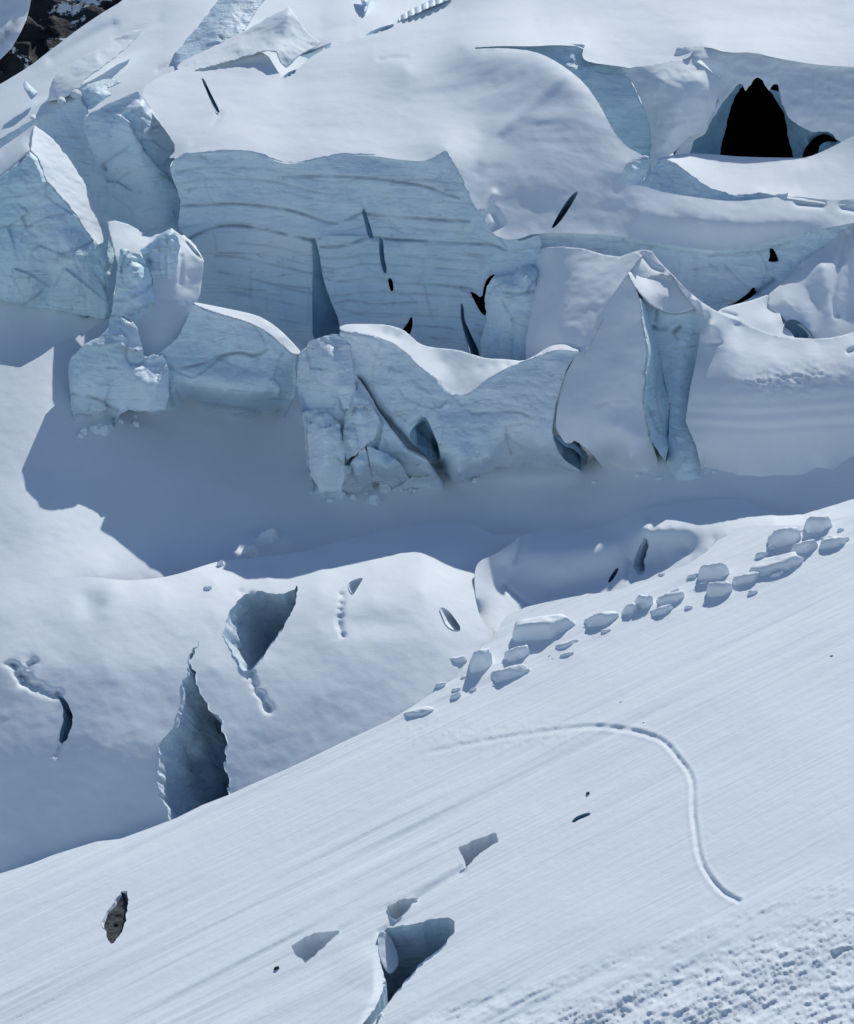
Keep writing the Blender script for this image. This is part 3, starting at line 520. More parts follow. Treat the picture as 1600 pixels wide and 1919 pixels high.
G_CT = [[(700, 690, 444.6), (760, 760, 442), (830, 850, 438.2), (860, 890, 437.8)], [(720, 660, 445.2), (800, 730, 442.8), (850, 790, 440)], [(900, 770, 442.4), (960, 750, 442.6), (1020, 710, 444.6)], [(920, 860, 439), (935, 800, 440.5)], [(985, 800, 441), (1010, 840, 441)], [(880, 810, 439.8), (900, 870, 438.4)], [(1000, 760, 442), (1030, 770, 441.5)]]
G_REC = [(765, 815), (775, 800), (792, 780), (800, 784), (812, 812), (822, 836), (826, 862), (812, 866), (795, 850), (778, 832)]
G_REC2 = [(1034, 813), (1048, 826), (1060, 838), (1072, 840), (1086, 850), (1098, 868), (1112, 882), (1122, 898), (1098, 888), (1076, 874), (1058, 862), (1046, 845)]
sub('ice_face', G_FACE, G_CT, M_PALE, Gt, **opt(foot=866, back=7, holes=[G_REC, G_REC2], chip=.6, chipf=.09, seed=3, grooves=[([(672, 715), (700, 760), (740, 806), (770, 838), (815, 868)], 9, 4.0)],
    strata=[([(850, 745), (870, 762), (900, 780)], 2.5, .35), ([(885, 775), (930, 772), (970, 770), (1000, 783)], 2.5, .5), ([(948, 800), (950, 830), (958, 850)], 2.5, .6), ([(950, 800), (985, 792), (1010, 800)], 2, .4), ([(765, 700), (820, 750)], 2, .2), ([(770, 795), (790, 781)], 3, .8)]))
GS = o_surf[[o.name for o in bpy.data.objects if o.parent == Gt and o.name.startswith('ice_face')][0]]
pit('crack', G_REC, GS, (.2, 1, 0), M_DEEP, 4, .4, Gt, jag=.7, seed=5); pit('crack', G_REC2, GS, (.1, 1, .2), M_DEEP, 5, .4, Gt, jag=.4, seed=6)
G1 = thing('ice_pillar', 'crumbling grey ice pillar left of the diagonal crack in the middle ridge', 'ice pillar', (640, 900, 440))
sub('pillar_face', [(560, 662, 449), (575, 650, 449), (580, 640, 449), (600, 636, 449), (624, 626, 449), (634, 625, 449), (642, 632, 448), (655, 650, 447), (664, 680, 445.5), (668, 705, 444.5), (690, 735, 443.5), (712, 775, 442.5), (738, 810, 441), (765, 842, 440), (800, 862, 438.6), (838, 890, 437.8), (850, 902, 437.2), (800, 905, 437), (770, 905, 437), (700, 912, 436.8), (642, 922, 436.6), (585, 922, 437), (577, 890, 438.5), (570, 800, 442), (555, 720, 447)],
    [[(620, 650, 446), (625, 700, 443.5), (640, 760, 441), (640, 900, 437.2)], [(600, 700, 444.5), (590, 800, 441)], [(660, 745, 441.5), (690, 800, 440.5), (680, 830, 439.5)], [(650, 830, 440), (655, 880, 438)]], M_PALE, G1, **opt(foot=889, back=6, rel=.7, chip=1.8, chipf=.12, seed=7, holes=[],
    grooves=[([(638, 735), (640, 765), (655, 775), (664, 740), (668, 715)], 3, .7, .15), ([(650, 880), (662, 862), (690, 815), (700, 785)], 5, .8)]))
for lab, pl_, y0 in (('pointed grey ice fin at the foot of the crumbling pillar', [(640, 925, 435.5), (646, 890, 436.5), (655, 868, 437.4), (672, 850, 438), (684, 837, 438.3), (692, 865, 437.5), (701, 900, 436), (690, 912, 435.5)], (672, 890, 434.4)),
                    ('pale triangular slab lying right of the pointed fin under the pillar', [(686, 834, 438.4), (700, 840, 438.3), (727, 851, 438), (750, 868, 437.6), (778, 889, 436.8), (785, 899, 436.2), (740, 901, 435.8), (702, 897, 435.8), (692, 865, 437)], (725, 880, 434.6))):
    t = thing('ice_slab', lab, 'ice slab', (y0[0], y0[1], 436), 'ice slabs at the foot of the pillar'); sub('slab_face', pl_, [[y0]], M_PALE, t, **opt(foot=888, back=3, chip=0.07, seed=int(y0[0])))
# ---- left-hand front blocks
YOFF[0] = -5
D = thing('serac', 'large ice block with a bright curved snow edge above the deep blue shadow', 'serac', (440, 765, 457))
sub('ice_face', [(252, 668, 456), (275, 668, 456.5), (300, 660, 457.5), (325, 640, 458), (337, 625, 458.5), (349, 598, 459), (360, 569, 459.5), (380, 580, 459.3), (420, 592, 459), (461, 603, 459), (499, 622, 458.5), (520, 640, 458), (544, 662, 457.5), (560, 664, 458), (553, 690, 458), (556, 720, 457.5), (551, 748, 457), (525, 768, 456.5), (487, 777, 456), (412, 766, 456), (356, 754, 456), (307, 768, 455), (250, 768, 454)],
    [[(400, 610, 458.6), (500, 650, 457.6)], [(360, 660, 457), (430, 690, 456.6), (520, 690, 456.2)], [(330, 720, 455), (420, 738, 454.8), (520, 740, 455)], [(300, 700, 455.3), (320, 735, 455.3)]], M_ICE, D, **opt(foot=751, back=7, chip=.7, chipf=.09, seed=9,
    strata=[([(302, 693), (320, 690), (345, 688), (375, 683), (400, 672), (425, 663), (455, 660), (480, 668), (500, 655)], 2.6, .9), ([(465, 602), (490, 625), (500, 650), (478, 664)], 2.2, .4), ([(345, 752), (420, 760), (490, 772)], 4, .4), ([(310, 715), (318, 740), (325, 762)], 4, .5), ([(330, 730), (338, 750)], 3, .4)]))  # band along the foot paints in the dark contact shade
sub('snow_cap', [(360, 569, 459.5), (364, 566, 461), (400, 573, 462), (440, 581, 462.5), (480, 590, 462.5), (505, 603, 462), (527, 620, 461.5), (548, 641, 460.5), (567, 663, 459), (556, 668, 457.4), (544, 662, 457.4), (520, 640, 458), (499, 622, 458.4), (461, 603, 458.8), (420, 592, 458.9), (380, 579, 459.2)], [[(440, 590, 460.6), (500, 610, 460)], [(530, 632, 459.4)]], M_SNOW, D, step=2.4, back=6, rnd=1, amp=.03)
YOFF[0] = -8
DL = thing('serac', 'rough lumpy ice block at the left end of the shadowed front row', 'serac', (190, 790, 450))
sub('ice_face', [(127, 692, 454), (131, 672, 455), (148, 655, 455.5), (165, 640, 456), (185, 633, 456), (202, 615, 457), (212, 598, 458), (225, 586, 458), (240, 592, 458), (258, 615, 457), (264, 640, 456.5), (271, 670, 456), (285, 674, 456.2), (305, 664, 457), (316, 690, 456), (318, 735, 454.5), (310, 768, 453.5), (280, 772, 453), (244, 768, 452.5), (225, 775, 451.5), (212, 787, 451), (187, 797, 450), (172, 788, 450), (158, 778, 450.5), (146, 779, 451), (134, 770, 452)],
    [[(170, 680, 453), (200, 740, 450.6)], [(240, 650, 454.8), (235, 680, 452.5)], [(225, 610, 456), (215, 660, 453)], [(260, 720, 451.8), (290, 720, 452.5)]], M_ICE, DL, **opt(foot=777, back=6, rel=.6, chip=1.5, chipf=.12, seed=12,
    strata=[([(136, 738), (160, 744), (185, 748), (200, 760), (222, 770)], 3, .8), ([(146, 778), (162, 780), (176, 790), (188, 796)], 3, .9), ([(225, 615), (240, 635), (256, 645)], 3, .6), ([(244, 680), (262, 686), (272, 672)], 3, .5), ([(240, 640), (232, 665), (245, 683)], 3, .5)]))
# ---- towers on the left
YOFF[0] = 12
E0 = thing('ice_wall', 'flat shaded blue grey ice wall behind the left towers, running down into a dark gap', 'ice wall', (150, 400, 500))
sub('ice_face', [(-120, 330, 512), (-120, 300, 514), (0, 260, 511), (40, 236, 510), (60, 225, 509), (100, 205, 508), (150, 183, 506), (162, 200, 505), (170, 230, 503), (190, 300, 500), (220, 355, 498), (250, 380, 497), (262, 420, 496), (300, 440, 496), (300, 500, 495), (150, 500, 496), (-120, 500, 500)], [[(100, 260, 505), (200, 380, 498.5)]], M_ICE, E0, **opt(step=4, chip=0.10, back=8))
YOFF[0] = 15
E1 = thing('serac', 'tall leaning shaded serac with curved cracks, left of the banded cliff', 'serac', (250, 420, 488))
sub('ice_face', [(158, 218, 493), (164, 213, 494), (185, 203, 495), (210, 191, 496), (238, 180, 496.5), (259, 171, 497), (268, 186, 496.5), (278, 203, 496), (293, 222, 495.5), (308, 240, 495), (322, 262, 494.5), (334, 281, 494), (327, 296, 492.5), (319, 310, 491), (322, 330, 490), (333, 355, 490), (338, 375, 490), (336, 410, 490), (345, 440, 490), (320, 450, 489), (280, 445, 488.5), (258, 428, 489), (250, 400, 490), (240, 386, 490), (225, 376, 490.5), (208, 362, 491), (196, 335, 491), (182, 310, 491.5), (168, 275, 492), (163, 255, 492), (156, 236, 492.5)],
    [[(266, 200, 493), (270, 250, 489.5), (271, 311, 487), (283, 350, 486.5), (310, 410, 487)], [(230, 230, 491), (225, 300, 489)], [(300, 270, 491), (310, 300, 489.5)], [(245, 350, 488)]], M_ICE, E1, **opt(back=12, rel=.5, chip=1.3, chipf=.09, seed=14,
    strata=[([(275, 250), (290, 238), (300, 236)], 2.5, .5), ([(190, 312), (215, 292), (240, 275)], 2.5, .5), ([(265, 262), (290, 262), (310, 285), (334, 280)], 2.5, .6), ([(212, 350), (235, 325), (262, 318)], 2.5, .5), ([(300, 325), (322, 340)], 2.5, .4), ([(260, 185), (267, 220), (264, 262), (272, 310)], 3, .3), ([(193, 308), (198, 318)], 4, 1.)]))
YOFF[0] = 12
E1b = thing('ice_chunk', 'small cracked ice chunk on the ridge above the leaning serac', 'ice chunk', (185, 170, 508), 'ice chunks along the ridge at upper left')
sub('chunk_face', [(152, 186, 507), (152, 168, 508), (165, 158, 510), (190, 149, 512), (212, 148, 512), (228, 154, 511), (214, 160, 510), (200, 168, 508), (210, 178, 507), (190, 190, 505), (170, 205, 505), (158, 205, 505)], [[(180, 175, 505.5)]], M_ICE, E1b, **opt(back=5, chip=0.25, seed=20))
for lab, cu, cv, s in (('round white ice lump on the ridge crest at upper left', 143, 175, 9), ('low white lump left of the round ice lump on the upper left ridge', 115, 187, 7), ('smallest white lump, where the upper left ridge meets the flat wall', 62, 219, 5)):
    t = thing('ice_chunk', lab, 'ice chunk', (cu, cv + s, 506), 'ice chunks along the ridge at upper left')
    sub('chunk_face', [(cu - s * 1.3, cv + s, 506), (cu - s, cv - s * .5, 507), (cu, cv - s, 508), (cu + s, cv - s * .4, 507), (cu + s * 1.3, cv + s, 506)], [[(cu, cv, 506)]], M_SNOW, t, step=2, back=2, chip=0.10, chipf=.8, rnd=1)
YOFF[0] = 12
E2 = thing('serac', 'big leaning serac at the left edge with a sunlit streaked right flank', 'serac', (80, 560, 468))
LITL = [(56, 283, 476), (72, 300, 474.5), (86, 338, 472), (104, 360, 471.5), (124, 382, 471), (143, 405, 470.5), (161, 435, 470), (185, 460, 469)]
sub('snow_cap', [(-120, 320, 484), (-60, 300, 485), (0, 278, 486), (30, 258, 487), (64, 234, 488), (70, 260, 483), (60, 280, 478), (56, 284, 476), (35, 303, 475), (0, 331, 474), (-120, 400, 472)], [[(-20, 310, 480), (40, 270, 482)]], M_SNOW, E2, step=3, back=8, amp=.06, freq=.5, rnd=0)
sub('sunlit_flank', [(64, 234, 488), (82, 246, 487.5), (101, 262, 487), (113, 277, 486.5), (124, 292, 486), (138, 310, 485), (150, 330, 484), (160, 345, 483), (169, 362, 482), (182, 385, 481), (195, 409, 480), (201, 430, 479), (204, 449, 478), (196, 458, 475), (185, 462, 469)] + LITL[::-1][1:], [], M_SNOW, E2, **opt(back=7, chip=0.07, amp=.12, freq=.5, strata=[([(64, 290), (90, 276), (112, 275)], 5, .3), ([(90, 330), (120, 350), (150, 360)], 3, .2), ([(130, 385), (160, 385), (190, 400)], 4, .35), ([(150, 410), (175, 420), (198, 425)], 4, .5)]))
sub('ice_face', [(-120, 400, 471.5), (0, 331, 473.5), (30, 307, 474.8), (56, 284, 475.8)] + [(a, b, c - .1) for a, b, c in LITL[1:]] + [(192, 480, 468), (198, 510, 467), (201, 540, 466), (204, 565, 465), (208, 587, 464), (196, 598, 464), (150, 590, 466), (100, 580, 467), (40, 572, 468), (0, 562, 468), (-120, 560, 470)],
    [[(40, 340, 471), (60, 420, 468), (60, 470, 466)], [(0, 440, 469), (20, 500, 466)], [(110, 420, 468), (140, 480, 465.5), (150, 540, 465)], [(60, 530, 465), (100, 520, 466.5)]], M_CYAN, E2, **opt(back=8, rel=.7, chip=1.6, chipf=.10, seed=21,
    strata=[([(0, 372), (30, 368), (60, 362), (88, 345)], 2.5, .4), ([(22, 384), (36, 395), (50, 425)], 3, .5), ([(50, 425), (90, 405), (120, 400)], 2.5, .4), ([(90, 480), (130, 472), (160, 460), (190, 440)], 2.5, .6), ([(0, 572), (40, 575), (62, 560), (80, 545)], 2.5, .5), ([(60, 480), (72, 489), (90, 484), (108, 488)], 4, .9), ([(180, 515), (192, 530), (199, 548)], 3, .5)]))
t = thing('ice_fin', 'thin bright blue ice fin hanging down the right edge of the left serac', 'ice fin', (208, 585, 462))
sub('fin_face', [(180, 462, 466), (190, 455, 467), (203, 448, 469), (212, 465, 470), (222, 487, 470), (219, 520, 468), (214, 550, 466), (211, 572, 464), (208, 588, 463), (203, 560, 463), (199, 531, 464), (190, 495, 465)], [[(200, 490, 465), (208, 540, 463.5)]], M_CYAN, t, **opt(back=3, chip=0.10))
YOFF[0] = -3
t = thing('serac', 'shaded cyan ice tower standing in front of the bright snow gully', 'serac', (260, 600, 462))
sub('ice_face', [(222, 487, 466), (225, 467, 467), (236, 466, 467.5), (244, 471, 467.5), (254, 475, 467), (264, 478, 467), (272, 490, 466.5), (285, 520, 466), (284, 535, 465.5), (288, 550, 465), (301, 580, 464.5), (292, 592, 464), (281, 600, 463.5), (277, 610, 463), (262, 640, 462), (255, 680, 461), (225, 660, 461), (200, 620, 462), (208, 588, 463), (214, 550, 464)], [[(245, 490, 464), (245, 560, 461.5), (240, 620, 460)], [(262, 520, 463)], [(270, 575, 461.5)]], M_CYAN, t, **opt(back=5, rel=.8, chip=1.5, chipf=.13, seed=23,
    strata=[([(214, 563), (240, 562), (262, 552), (280, 535)], 3.5, .9), ([(240, 580), (262, 580), (290, 572)], 4, .6), ([(245, 490), (262, 530), (280, 556)], 3, .4), ([(225, 600), (245, 610), (258, 628)], 3, .5), ([(208, 592), (230, 594), (250, 588)], 3, .8)]))
t = thing('ice_pinnacle', 'small pointed grey ice pinnacle beside the bright snow gully', 'ice pinnacle', (300, 540, 465))
sub('ice_face', [(262, 470, 470), (270, 464, 470.5), (285, 452, 471), (300, 438, 471.5), (322, 427, 472), (331, 440, 471), (338, 461, 470.5), (334, 482, 470), (331, 503, 469), (322, 520, 468), (311, 546, 467), (303, 552, 466.5), (297, 558, 466), (288, 550, 466), (285, 520, 467), (272, 490, 469)], [[(318, 450, 468.5), (300, 500, 467)], [(285, 480, 468)]], M_ICE, t, **opt(back=4, rel=.6, chip=.9, chipf=.15, seed=25, strata=[([(277, 486), (280, 492)], 4, 1.), ([(300, 455), (296, 500), (305, 530)], 2.5, .3)]))
YOFF[0] = -6
t = thing('snow_gully', 'bright sunlit snow gully between the left towers and the banded cliff', 'snow gully', (300, 660, 462))
sub('snow_face', [(200, 416, 488), (215, 413, 488.5), (240, 420, 488), (258, 430, 487.5), (280, 441, 486.5), (300, 438, 485.5), (322, 428, 484), (345, 445, 481), (365, 465, 478), (382, 487, 475.5), (379, 520, 473), (375, 550, 470), (366, 575, 468), (362, 640, 466), (320, 690, 461), (277, 700, 460), (255, 690, 461), (255, 640, 463), (240, 560, 468), (215, 480, 476)],
    [[(255, 455, 481), (285, 470, 478)], [(322, 460, 476), (335, 500, 472.5), (330, 545, 469)], [(362, 490, 475.2), (350, 540, 471)], [(300, 620, 463.5), (340, 600, 465.5)]], M_SNOW, t, step=2.8, amp=.12, freq=.35, back=8, rnd=0, lam=.1, seed=26, grooves=[([(350, 455), (362, 470), (378, 484)], 3, .8, .3), ([(340, 480), (338, 530)], 4, .5)])
YOFF[0] = 14
lsf, LSF = patch('shaded_snow', [(-300, 520), (-120, 530), (0, 545), (100, 560), (200, 575), (260, 590), (290, 640), (262, 690), (150, 720), (0, 760), (-300, 820)], [[(-300, 540, 473), (0, 555, 471), (200, 580, 468), (280, 600, 467)], [(-300, 800, 457), (0, 735, 455), (120, 690, 457.5), (200, 660, 459), (280, 660, 460)], [(40, 640, 463), (150, 620, 464.5)]], M_SNOW, step=5, amp=.15, freq=.1, grooves=[([(146, 581), (154, 585), (163, 590)], 4, 1.2, .9)])
tag(lsf, kind='structure')
YOFF[0] = 0
t = thing('ice_block', 'shaded ice block cut by the left edge, beside two arched crumbs', 'ice block', (20, 770, 452), None)
sub('block_face', [(-120, 690, 457), (-20, 672, 457), (0, 677, 456.5), (14, 690, 456), (37, 718, 455), (40, 735, 454), (34, 752, 453), (16, 764, 452), (0, 776, 451.5), (-120, 800, 450)], [[(-40, 730, 451.5)]], M_ICE, t, **opt(back=5, rel=.6, chip=1.2, chipf=.13, seed=27))
for lab, pg, y in (('left and lower of two arched snow crumbs near the left edge', [(34, 700, 455), (42, 702, 455.5), (48, 716, 454.6), (50, 724, 454), (38, 716, 454)], (42, 712, 453.6)), ('right and higher of two arched snow crumbs near the left edge', [(50, 694, 456.5), (62, 692, 457), (74, 700, 456.4), (84, 720, 454.8), (74, 716, 455), (64, 704, 455.6)], (68, 702, 454.9))):
    t = thing('snow_chunk', lab, 'snow chunk', (y[0], y[1] + 8, 454), 'arched snow crumbs at the left'); sub('chunk_face', pg, [[y]], M_SNOW, t, step=2, back=2, rnd=1)

for lab, pg, cc, at_ in (('lumpy top knob of the crumbling ice beside the snow capped ridge', [(572, 664, 447.5), (578, 640, 448.2), (600, 634, 448.2), (624, 625, 448), (644, 632, 447), (657, 652, 446), (662, 700, 443.8), (668, 735, 442.5), (657, 776, 441), (643, 768, 441.2), (630, 732, 442), (602, 722, 443), (582, 702, 444.5)], [[(615, 665, 443.6), (640, 720, 441)], [(600, 650, 446)]], (615, 700)),
                     ('leaning wedge of cracked ice beside the diagonal crack', [(664, 728, 442.6), (684, 742, 442), (702, 764, 441.6), (712, 792, 440.6), (702, 820, 439.4), (684, 836, 438.8), (668, 852, 438.4), (650, 862, 438), (640, 832, 438.8), (645, 790, 440)], [[(672, 770, 438.8), (662, 830, 437)]], (675, 830)),
                     ('squat broken ice foot at the lower left of the crumbling pillar', [(576, 800, 440), (590, 776, 440.8), (612, 770, 440.8), (636, 796, 439.6), (648, 846, 437.8), (644, 890, 436.4), (640, 920, 435.8), (600, 922, 435.8), (580, 890, 437)], [[(610, 800, 437.6), (612, 880, 435)]], (610, 900))):
    t = thing('ice_block', lab, 'ice block', (at_[0], at_[1], 438), 'broken ice at the crumbling pillar'); YOFF[0] = -.6
    sub('block_face', pg, cc, M_PALE, t, **opt(back=3, rel=.6, chip=1.0, chipf=.2, ragged=2.0, seed=int(at_[0]))); YOFF[0] = 0
t = thing('snow_block', 'bright slab of snow collapsed against the left wall of the largest foreground crevasse', 'snow block', (728, 1800, plane_fg(728, 1800) + 1)); pf = plane_fg(720, 1780)
sub('slab_face', [(707, 1752, pf + 2.4), (716, 1744, pf + 3.4), (728, 1750, pf + 5), (740, 1772, pf + 5.4), (748, 1800, pf + 4.6), (744, 1814, pf + 3), (730, 1828, pf + .6), (716, 1810, pf - .2), (708, 1785, pf + .6)], [], M_SNOW, t, step=2.2, back=2, amp=.15, freq=.8, rnd=1)
# ---- the pointed peak and the swelling snow mass on the right
H = thing('serac', 'tall pointed snow and ice peak with a bright thin edge and a shaded column', 'serac', (1190, 870, 438))
sub('rear_ridge', [(1000, 474, 478), (1007, 467, 477), (1030, 463, 471), (1056, 462, 471), (1094, 466, 470), (1131, 477, 469), (1161, 481, 467), (1175, 476, 466), (1191, 471, 465.5), (1205, 480, 463), (1185, 505, 459), (1150, 560, 454), (1110, 640, 449), (1085, 700, 446), (1040, 700, 449), (985, 690, 458), (985, 640, 463), (996, 580, 467), (1002, 520, 473)], [[(1060, 500, 467), (1060, 560, 460), (1055, 630, 453)], [(1184, 490, 462), (1120, 560, 456.5), (1052, 634, 451.5)], [(1130, 560, 458), (1070, 620, 453.5)]], M_SNOW, H, step=3, amp=.3, freq=.2, back=8, rnd=0, lam=.6)
sub('left_flank', [(1176, 512, 456), (1188, 535, 454), (1199, 561, 452), (1204, 602, 450), (1214, 655, 447), (1211, 700, 445.5), (1208, 730, 444), (1206, 767, 442.8), (1221, 827, 440), (1240, 860, 438.5), (1256, 892, 437), (1215, 890, 437), (1180, 878, 437.5), (1140, 862, 438), (1105, 845, 438.6), (1078, 825, 439.5), (1068, 831, 439.3), (1058, 830, 439.5), (1048, 815, 440), (1041, 800, 440.5), (1043, 770, 441.5), (1049, 735, 443.5), (1060, 700, 446), (1076, 670, 448), (1101, 640, 450), (1112, 612, 451.5), (1124, 587, 453), (1150, 550, 455)],
    [[(1175, 560, 452.5), (1170, 640, 448), (1150, 720, 443.5), (1120, 770, 441)], [(1116, 786, 440.4), (1160, 765, 441.6), (1203, 758, 442.8)], [(1100, 700, 445.5), (1075, 780, 440)], [(1150, 800, 438.8), (1200, 820, 438.4), (1180, 860, 437.6)], [(1190, 700, 444.5)]], M_SNOW, H, foot=858, step=3, amp=.28, freq=.16, back=8, rnd=0, lam=.05, strata=[([(1118, 760), (1150, 750), (1180, 752)], 3, .25)])
WEDGE = [(1176, 512, 456), (1182, 522, 456.5), (1192, 540, 455.5), (1203, 556, 455), (1214, 580, 454), (1219, 600, 453), (1232, 640, 451), (1245, 689, 449), (1253, 720, 447.5), (1259, 749, 446), (1258, 780, 444.4), (1256, 812, 442.6), (1252, 840, 440.5), (1247, 864, 438.5), (1236, 850, 438.4), (1221, 827, 439.4), (1212, 790, 441.4), (1206, 767, 442.4), (1207, 740, 443.3), (1210, 700, 445), (1213, 655, 446.8), (1203, 602, 449.8), (1198, 561, 451.8), (1187, 535, 453.8)]
WEDGE = [(a, b, c + (8 if 2 <= i <= 8 else 5 if 9 <= i <= 11 else 1.5 if i < 14 else 0)) for i, (a, b, c) in enumerate(WEDGE)]
sub('sunlit_edge', WEDGE, [], M_CYAN, H, **opt(back=4, chip=0.12, chipf=.5, amp=.12, strata=[([(1215, 760), (1225, 790), (1235, 810)], 3, .4), ([(1232, 690), (1228, 740), (1240, 790)], 2.5, .3)]))
YOFF[0] = -2
sub('snow_cap', [(1176, 512, 457), (1180, 509, 461), (1188, 512, 463), (1198, 519, 464), (1210, 522, 465), (1232, 516, 466), (1255, 511, 466), (1264, 524, 464.5), (1275, 545, 462.5), (1290, 562, 461), (1306, 574, 460), (1298, 580, 459), (1285, 585, 458.5), (1262, 588, 458.2), (1245, 584, 458.2), (1230, 578, 458), (1215, 568, 457.6), (1203, 556, 457), (1190, 540, 456.6), (1182, 526, 456.4)], [[(1220, 545, 461), (1250, 555, 460.5)]], M_SNOW, H, step=2.6, back=5, rnd=1, amp=.05)
YOFF[0] = 0
COLM = [(1203, 558, 452.5), (1216, 571, 451.5), (1230, 580, 450.4), (1245, 586, 449.5), (1262, 590, 449.2), (1285, 587, 449.3), (1298, 582, 449.8), (1307, 576, 450.5), (1312, 600, 449.5), (1315, 625, 448.5), (1312, 650, 447.5), (1307, 677, 446.5), (1301, 705, 445.5), (1296, 726, 444.8), (1290, 760, 443.3), (1285, 790, 442), (1294, 815, 440.6), (1307, 839, 439.6), (1313, 860, 438.6), (1318, 880, 437.8), (1312, 900, 437), (1262, 900, 436.8), (1246, 880, 437.4), (1252, 820, 440.6), (1255, 760, 443), (1240, 690, 446.4), (1225, 635, 449)]
COLM = [(a, b, c + float(np.interp(b, [560, 700, 800, 880], [9, 9, 5, .3]))) for i, (a, b, c) in enumerate(COLM)]
sub('ice_column', COLM, [[(1280, 640, 455), (1278, 720, 452.3), (1270, 790, 445.6), (1280, 870, 437.3)]], M_ICE, H, **opt(foot=878, back=6, chip=0.10, seed=31, strata=[([(1224, 612), (1234, 618), (1246, 616)], 4, 1.), ([(1262, 624), (1266, 618), (1274, 613)], 4, .9), ([(1228, 600), (1230, 580)], 4, .6), ([(1264, 630), (1270, 636)], 3, .6), ([(1305, 850), (1310, 885)], 4, .5)]))
I = thing('snow_mass', 'huge smooth swelling snow mass filling the right side, lit above and shaded below', 'snow mass', (1450, 890, 437))
def icol(u, vb, yb, *s): return prof(u, vb, yb, *s)
I_CT = [icol(1310, 870, 438, (830, 72), (780, 62), (730, 50), (690, 38), (640, 26), (590, 22)), icol(1380, 884, 437.5, (850, 84), (790, 78), (745, 64), (710, 46), (660, 28), (608, 18)), icol(1450, 895, 437, (860, 84), (790, 80), (748, 64), (715, 46), (680, 30), (634, 16)), icol(1530, 892, 437, (860, 84), (780, 80), (740, 60), (700, 42), (670, 26), (640, 14)),
        icol(1600, 872, 437, (840, 82), (770, 78), (730, 56), (690, 40), (650, 26), (625, 14)), icol(1750, 840, 437, (800, 80), (740, 74), (700, 56), (660, 38), (600, 16))]
I_CR = [(1161, 483), (1176, 477), (1191, 471), (1202, 468), (1212, 468), (1222, 471), (1228, 480), (1236, 490), (1248, 503), (1262, 516), (1280, 536), (1300, 554), (1318, 568), (1337, 580), (1366, 594), (1397, 606), (1420, 617), (1442, 625), (1460, 629), (1480, 632), (1525, 635), (1555, 633), (1577, 629), (1600, 622), (1750, 590)]
I_OUT = I_CR + [(1750, 850), (1600, 872), (1562, 889), (1525, 894), (1487, 896), (1431, 896), (1375, 885), (1326, 877), (1317, 870), (1304, 835), (1284, 790), (1293, 726), (1304, 677), (1312, 625), (1303, 577), (1288, 560), (1272, 538), (1262, 520), (1240, 516), (1200, 525), (1180, 512), (1163, 500)]
I_C2 = [[(1161, 483, 468), (1200, 469, 469), (1236, 490, 467), (1262, 516, 463)], [(1190, 500, 465), (1225, 508, 465)], [(1300, 554, 457.5), (1337, 580, 456)], [(1262, 522, 459.5), (1303, 577, 456)], [(1280, 540, 456.5), (1330, 610, 451)], [(1312, 625, 453)]]
def i_extra(G, P, Y, dirt_shade):
    u, v = G[:, 0], G[:, 1]
    m = np.exp(-((u - 1470 - (720 - v) * .9) / 75) ** 2 - ((v - 712) / 26) ** 2); Y = Y - m * .55 * np.abs(fbm(P * 1.1, 3, 81))
    for L, w, h in (([(1290, 772), (1400, 778), (1500, 772), (1620, 764)], 8, .2), ([(1300, 796), (1430, 804), (1620, 790)], 7, .2), ([(1300, 752), (1440, 756), (1620, 738)], 8, .12), ([(1325, 644), (1350, 643)], 3, .7), ([(1590, 660), (1604, 654)], 4, 1.), ([(1205, 480), (1222, 500), (1240, 508)], 4, .9), ([(1256, 516), (1266, 528)], 4, .8)):
        Y = Y + h * np.exp(-(seg_dist(G, L) / w) ** 2)
    return Y + .3 * fbm(P * .05, 3, 82) + .05 * fbm(P * .5, 3, 83), dirt_shade
sub('snow_face', I_OUT, I_CT + I_C2, M_SNOW, I, foot=868, step=3.2, back=14, rnd=0, lam=.02, extra=i_extra)
# ---- recessed ice wall behind, with its holes
J = thing('ice_wall', 'long low shaded ice wall in the hollow behind the peak, with two black holes at its right end', 'ice wall', (1300, 560, 478))
JH1 = [(1441, 467), (1448, 465), (1453, 474), (1459, 489), (1449, 491), (1438, 490), (1444, 480)]; JH2 = [(1374, 570), (1390, 558), (1404, 548), (1412, 536), (1417, 548), (1410, 556), (1392, 566), (1378, 575)]
_, JS = sub('ice_face', [(960, 438, 478), (1005, 433, 478.5), (1075, 434, 479.5), (1142, 437, 480.5), (1225, 450, 481.5), (1281, 460, 482.5), (1337, 467, 483.5), (1394, 462, 484.5), (1440, 452, 485.5), (1480, 441, 486.5), (1540, 428, 487.5), (1620, 405, 490), (1760, 390, 491), (1760, 560, 482), (1600, 600, 478), (1500, 600, 477), (1340, 640, 476), (1200, 640, 475), (1000, 560, 475), (960, 500, 476)],
    [[(1060, 462, 479.2), (1200, 478, 480.3), (1340, 494, 482.4), (1430, 490, 483.6)], [(1300, 540, 479.5), (1400, 525, 481.5)], [(1100, 520, 477)]], M_ICE, J, **opt(back=10, chip=0.12, holes=[JH1, JH2], seed=33, strata=[([(1010, 447), (1140, 449), (1230, 463), (1340, 481), (1430, 470), (1480, 452)], 3, .3), ([(1360, 500), (1390, 530), (1410, 545)], 2.5, .3), ([(1420, 470), (1440, 500), (1430, 530)], 2.5, .4), ([(1330, 495), (1345, 505)], 3, .4)], grooves=[([(1375, 575), (1350, 592), (1335, 600)], 6, 1.5, .6), ([(1417, 548), (1450, 525)], 5, 1.2, .5)]))
pit('hole', JH1, JS, (0, 1, 0), M_CAVE, 6, .3, J, jag=.1, rnd=0); pit('hole', JH2, JS, (0, 1, 0), M_CAVE, 7, .3, J, jag=.1, rnd=0)
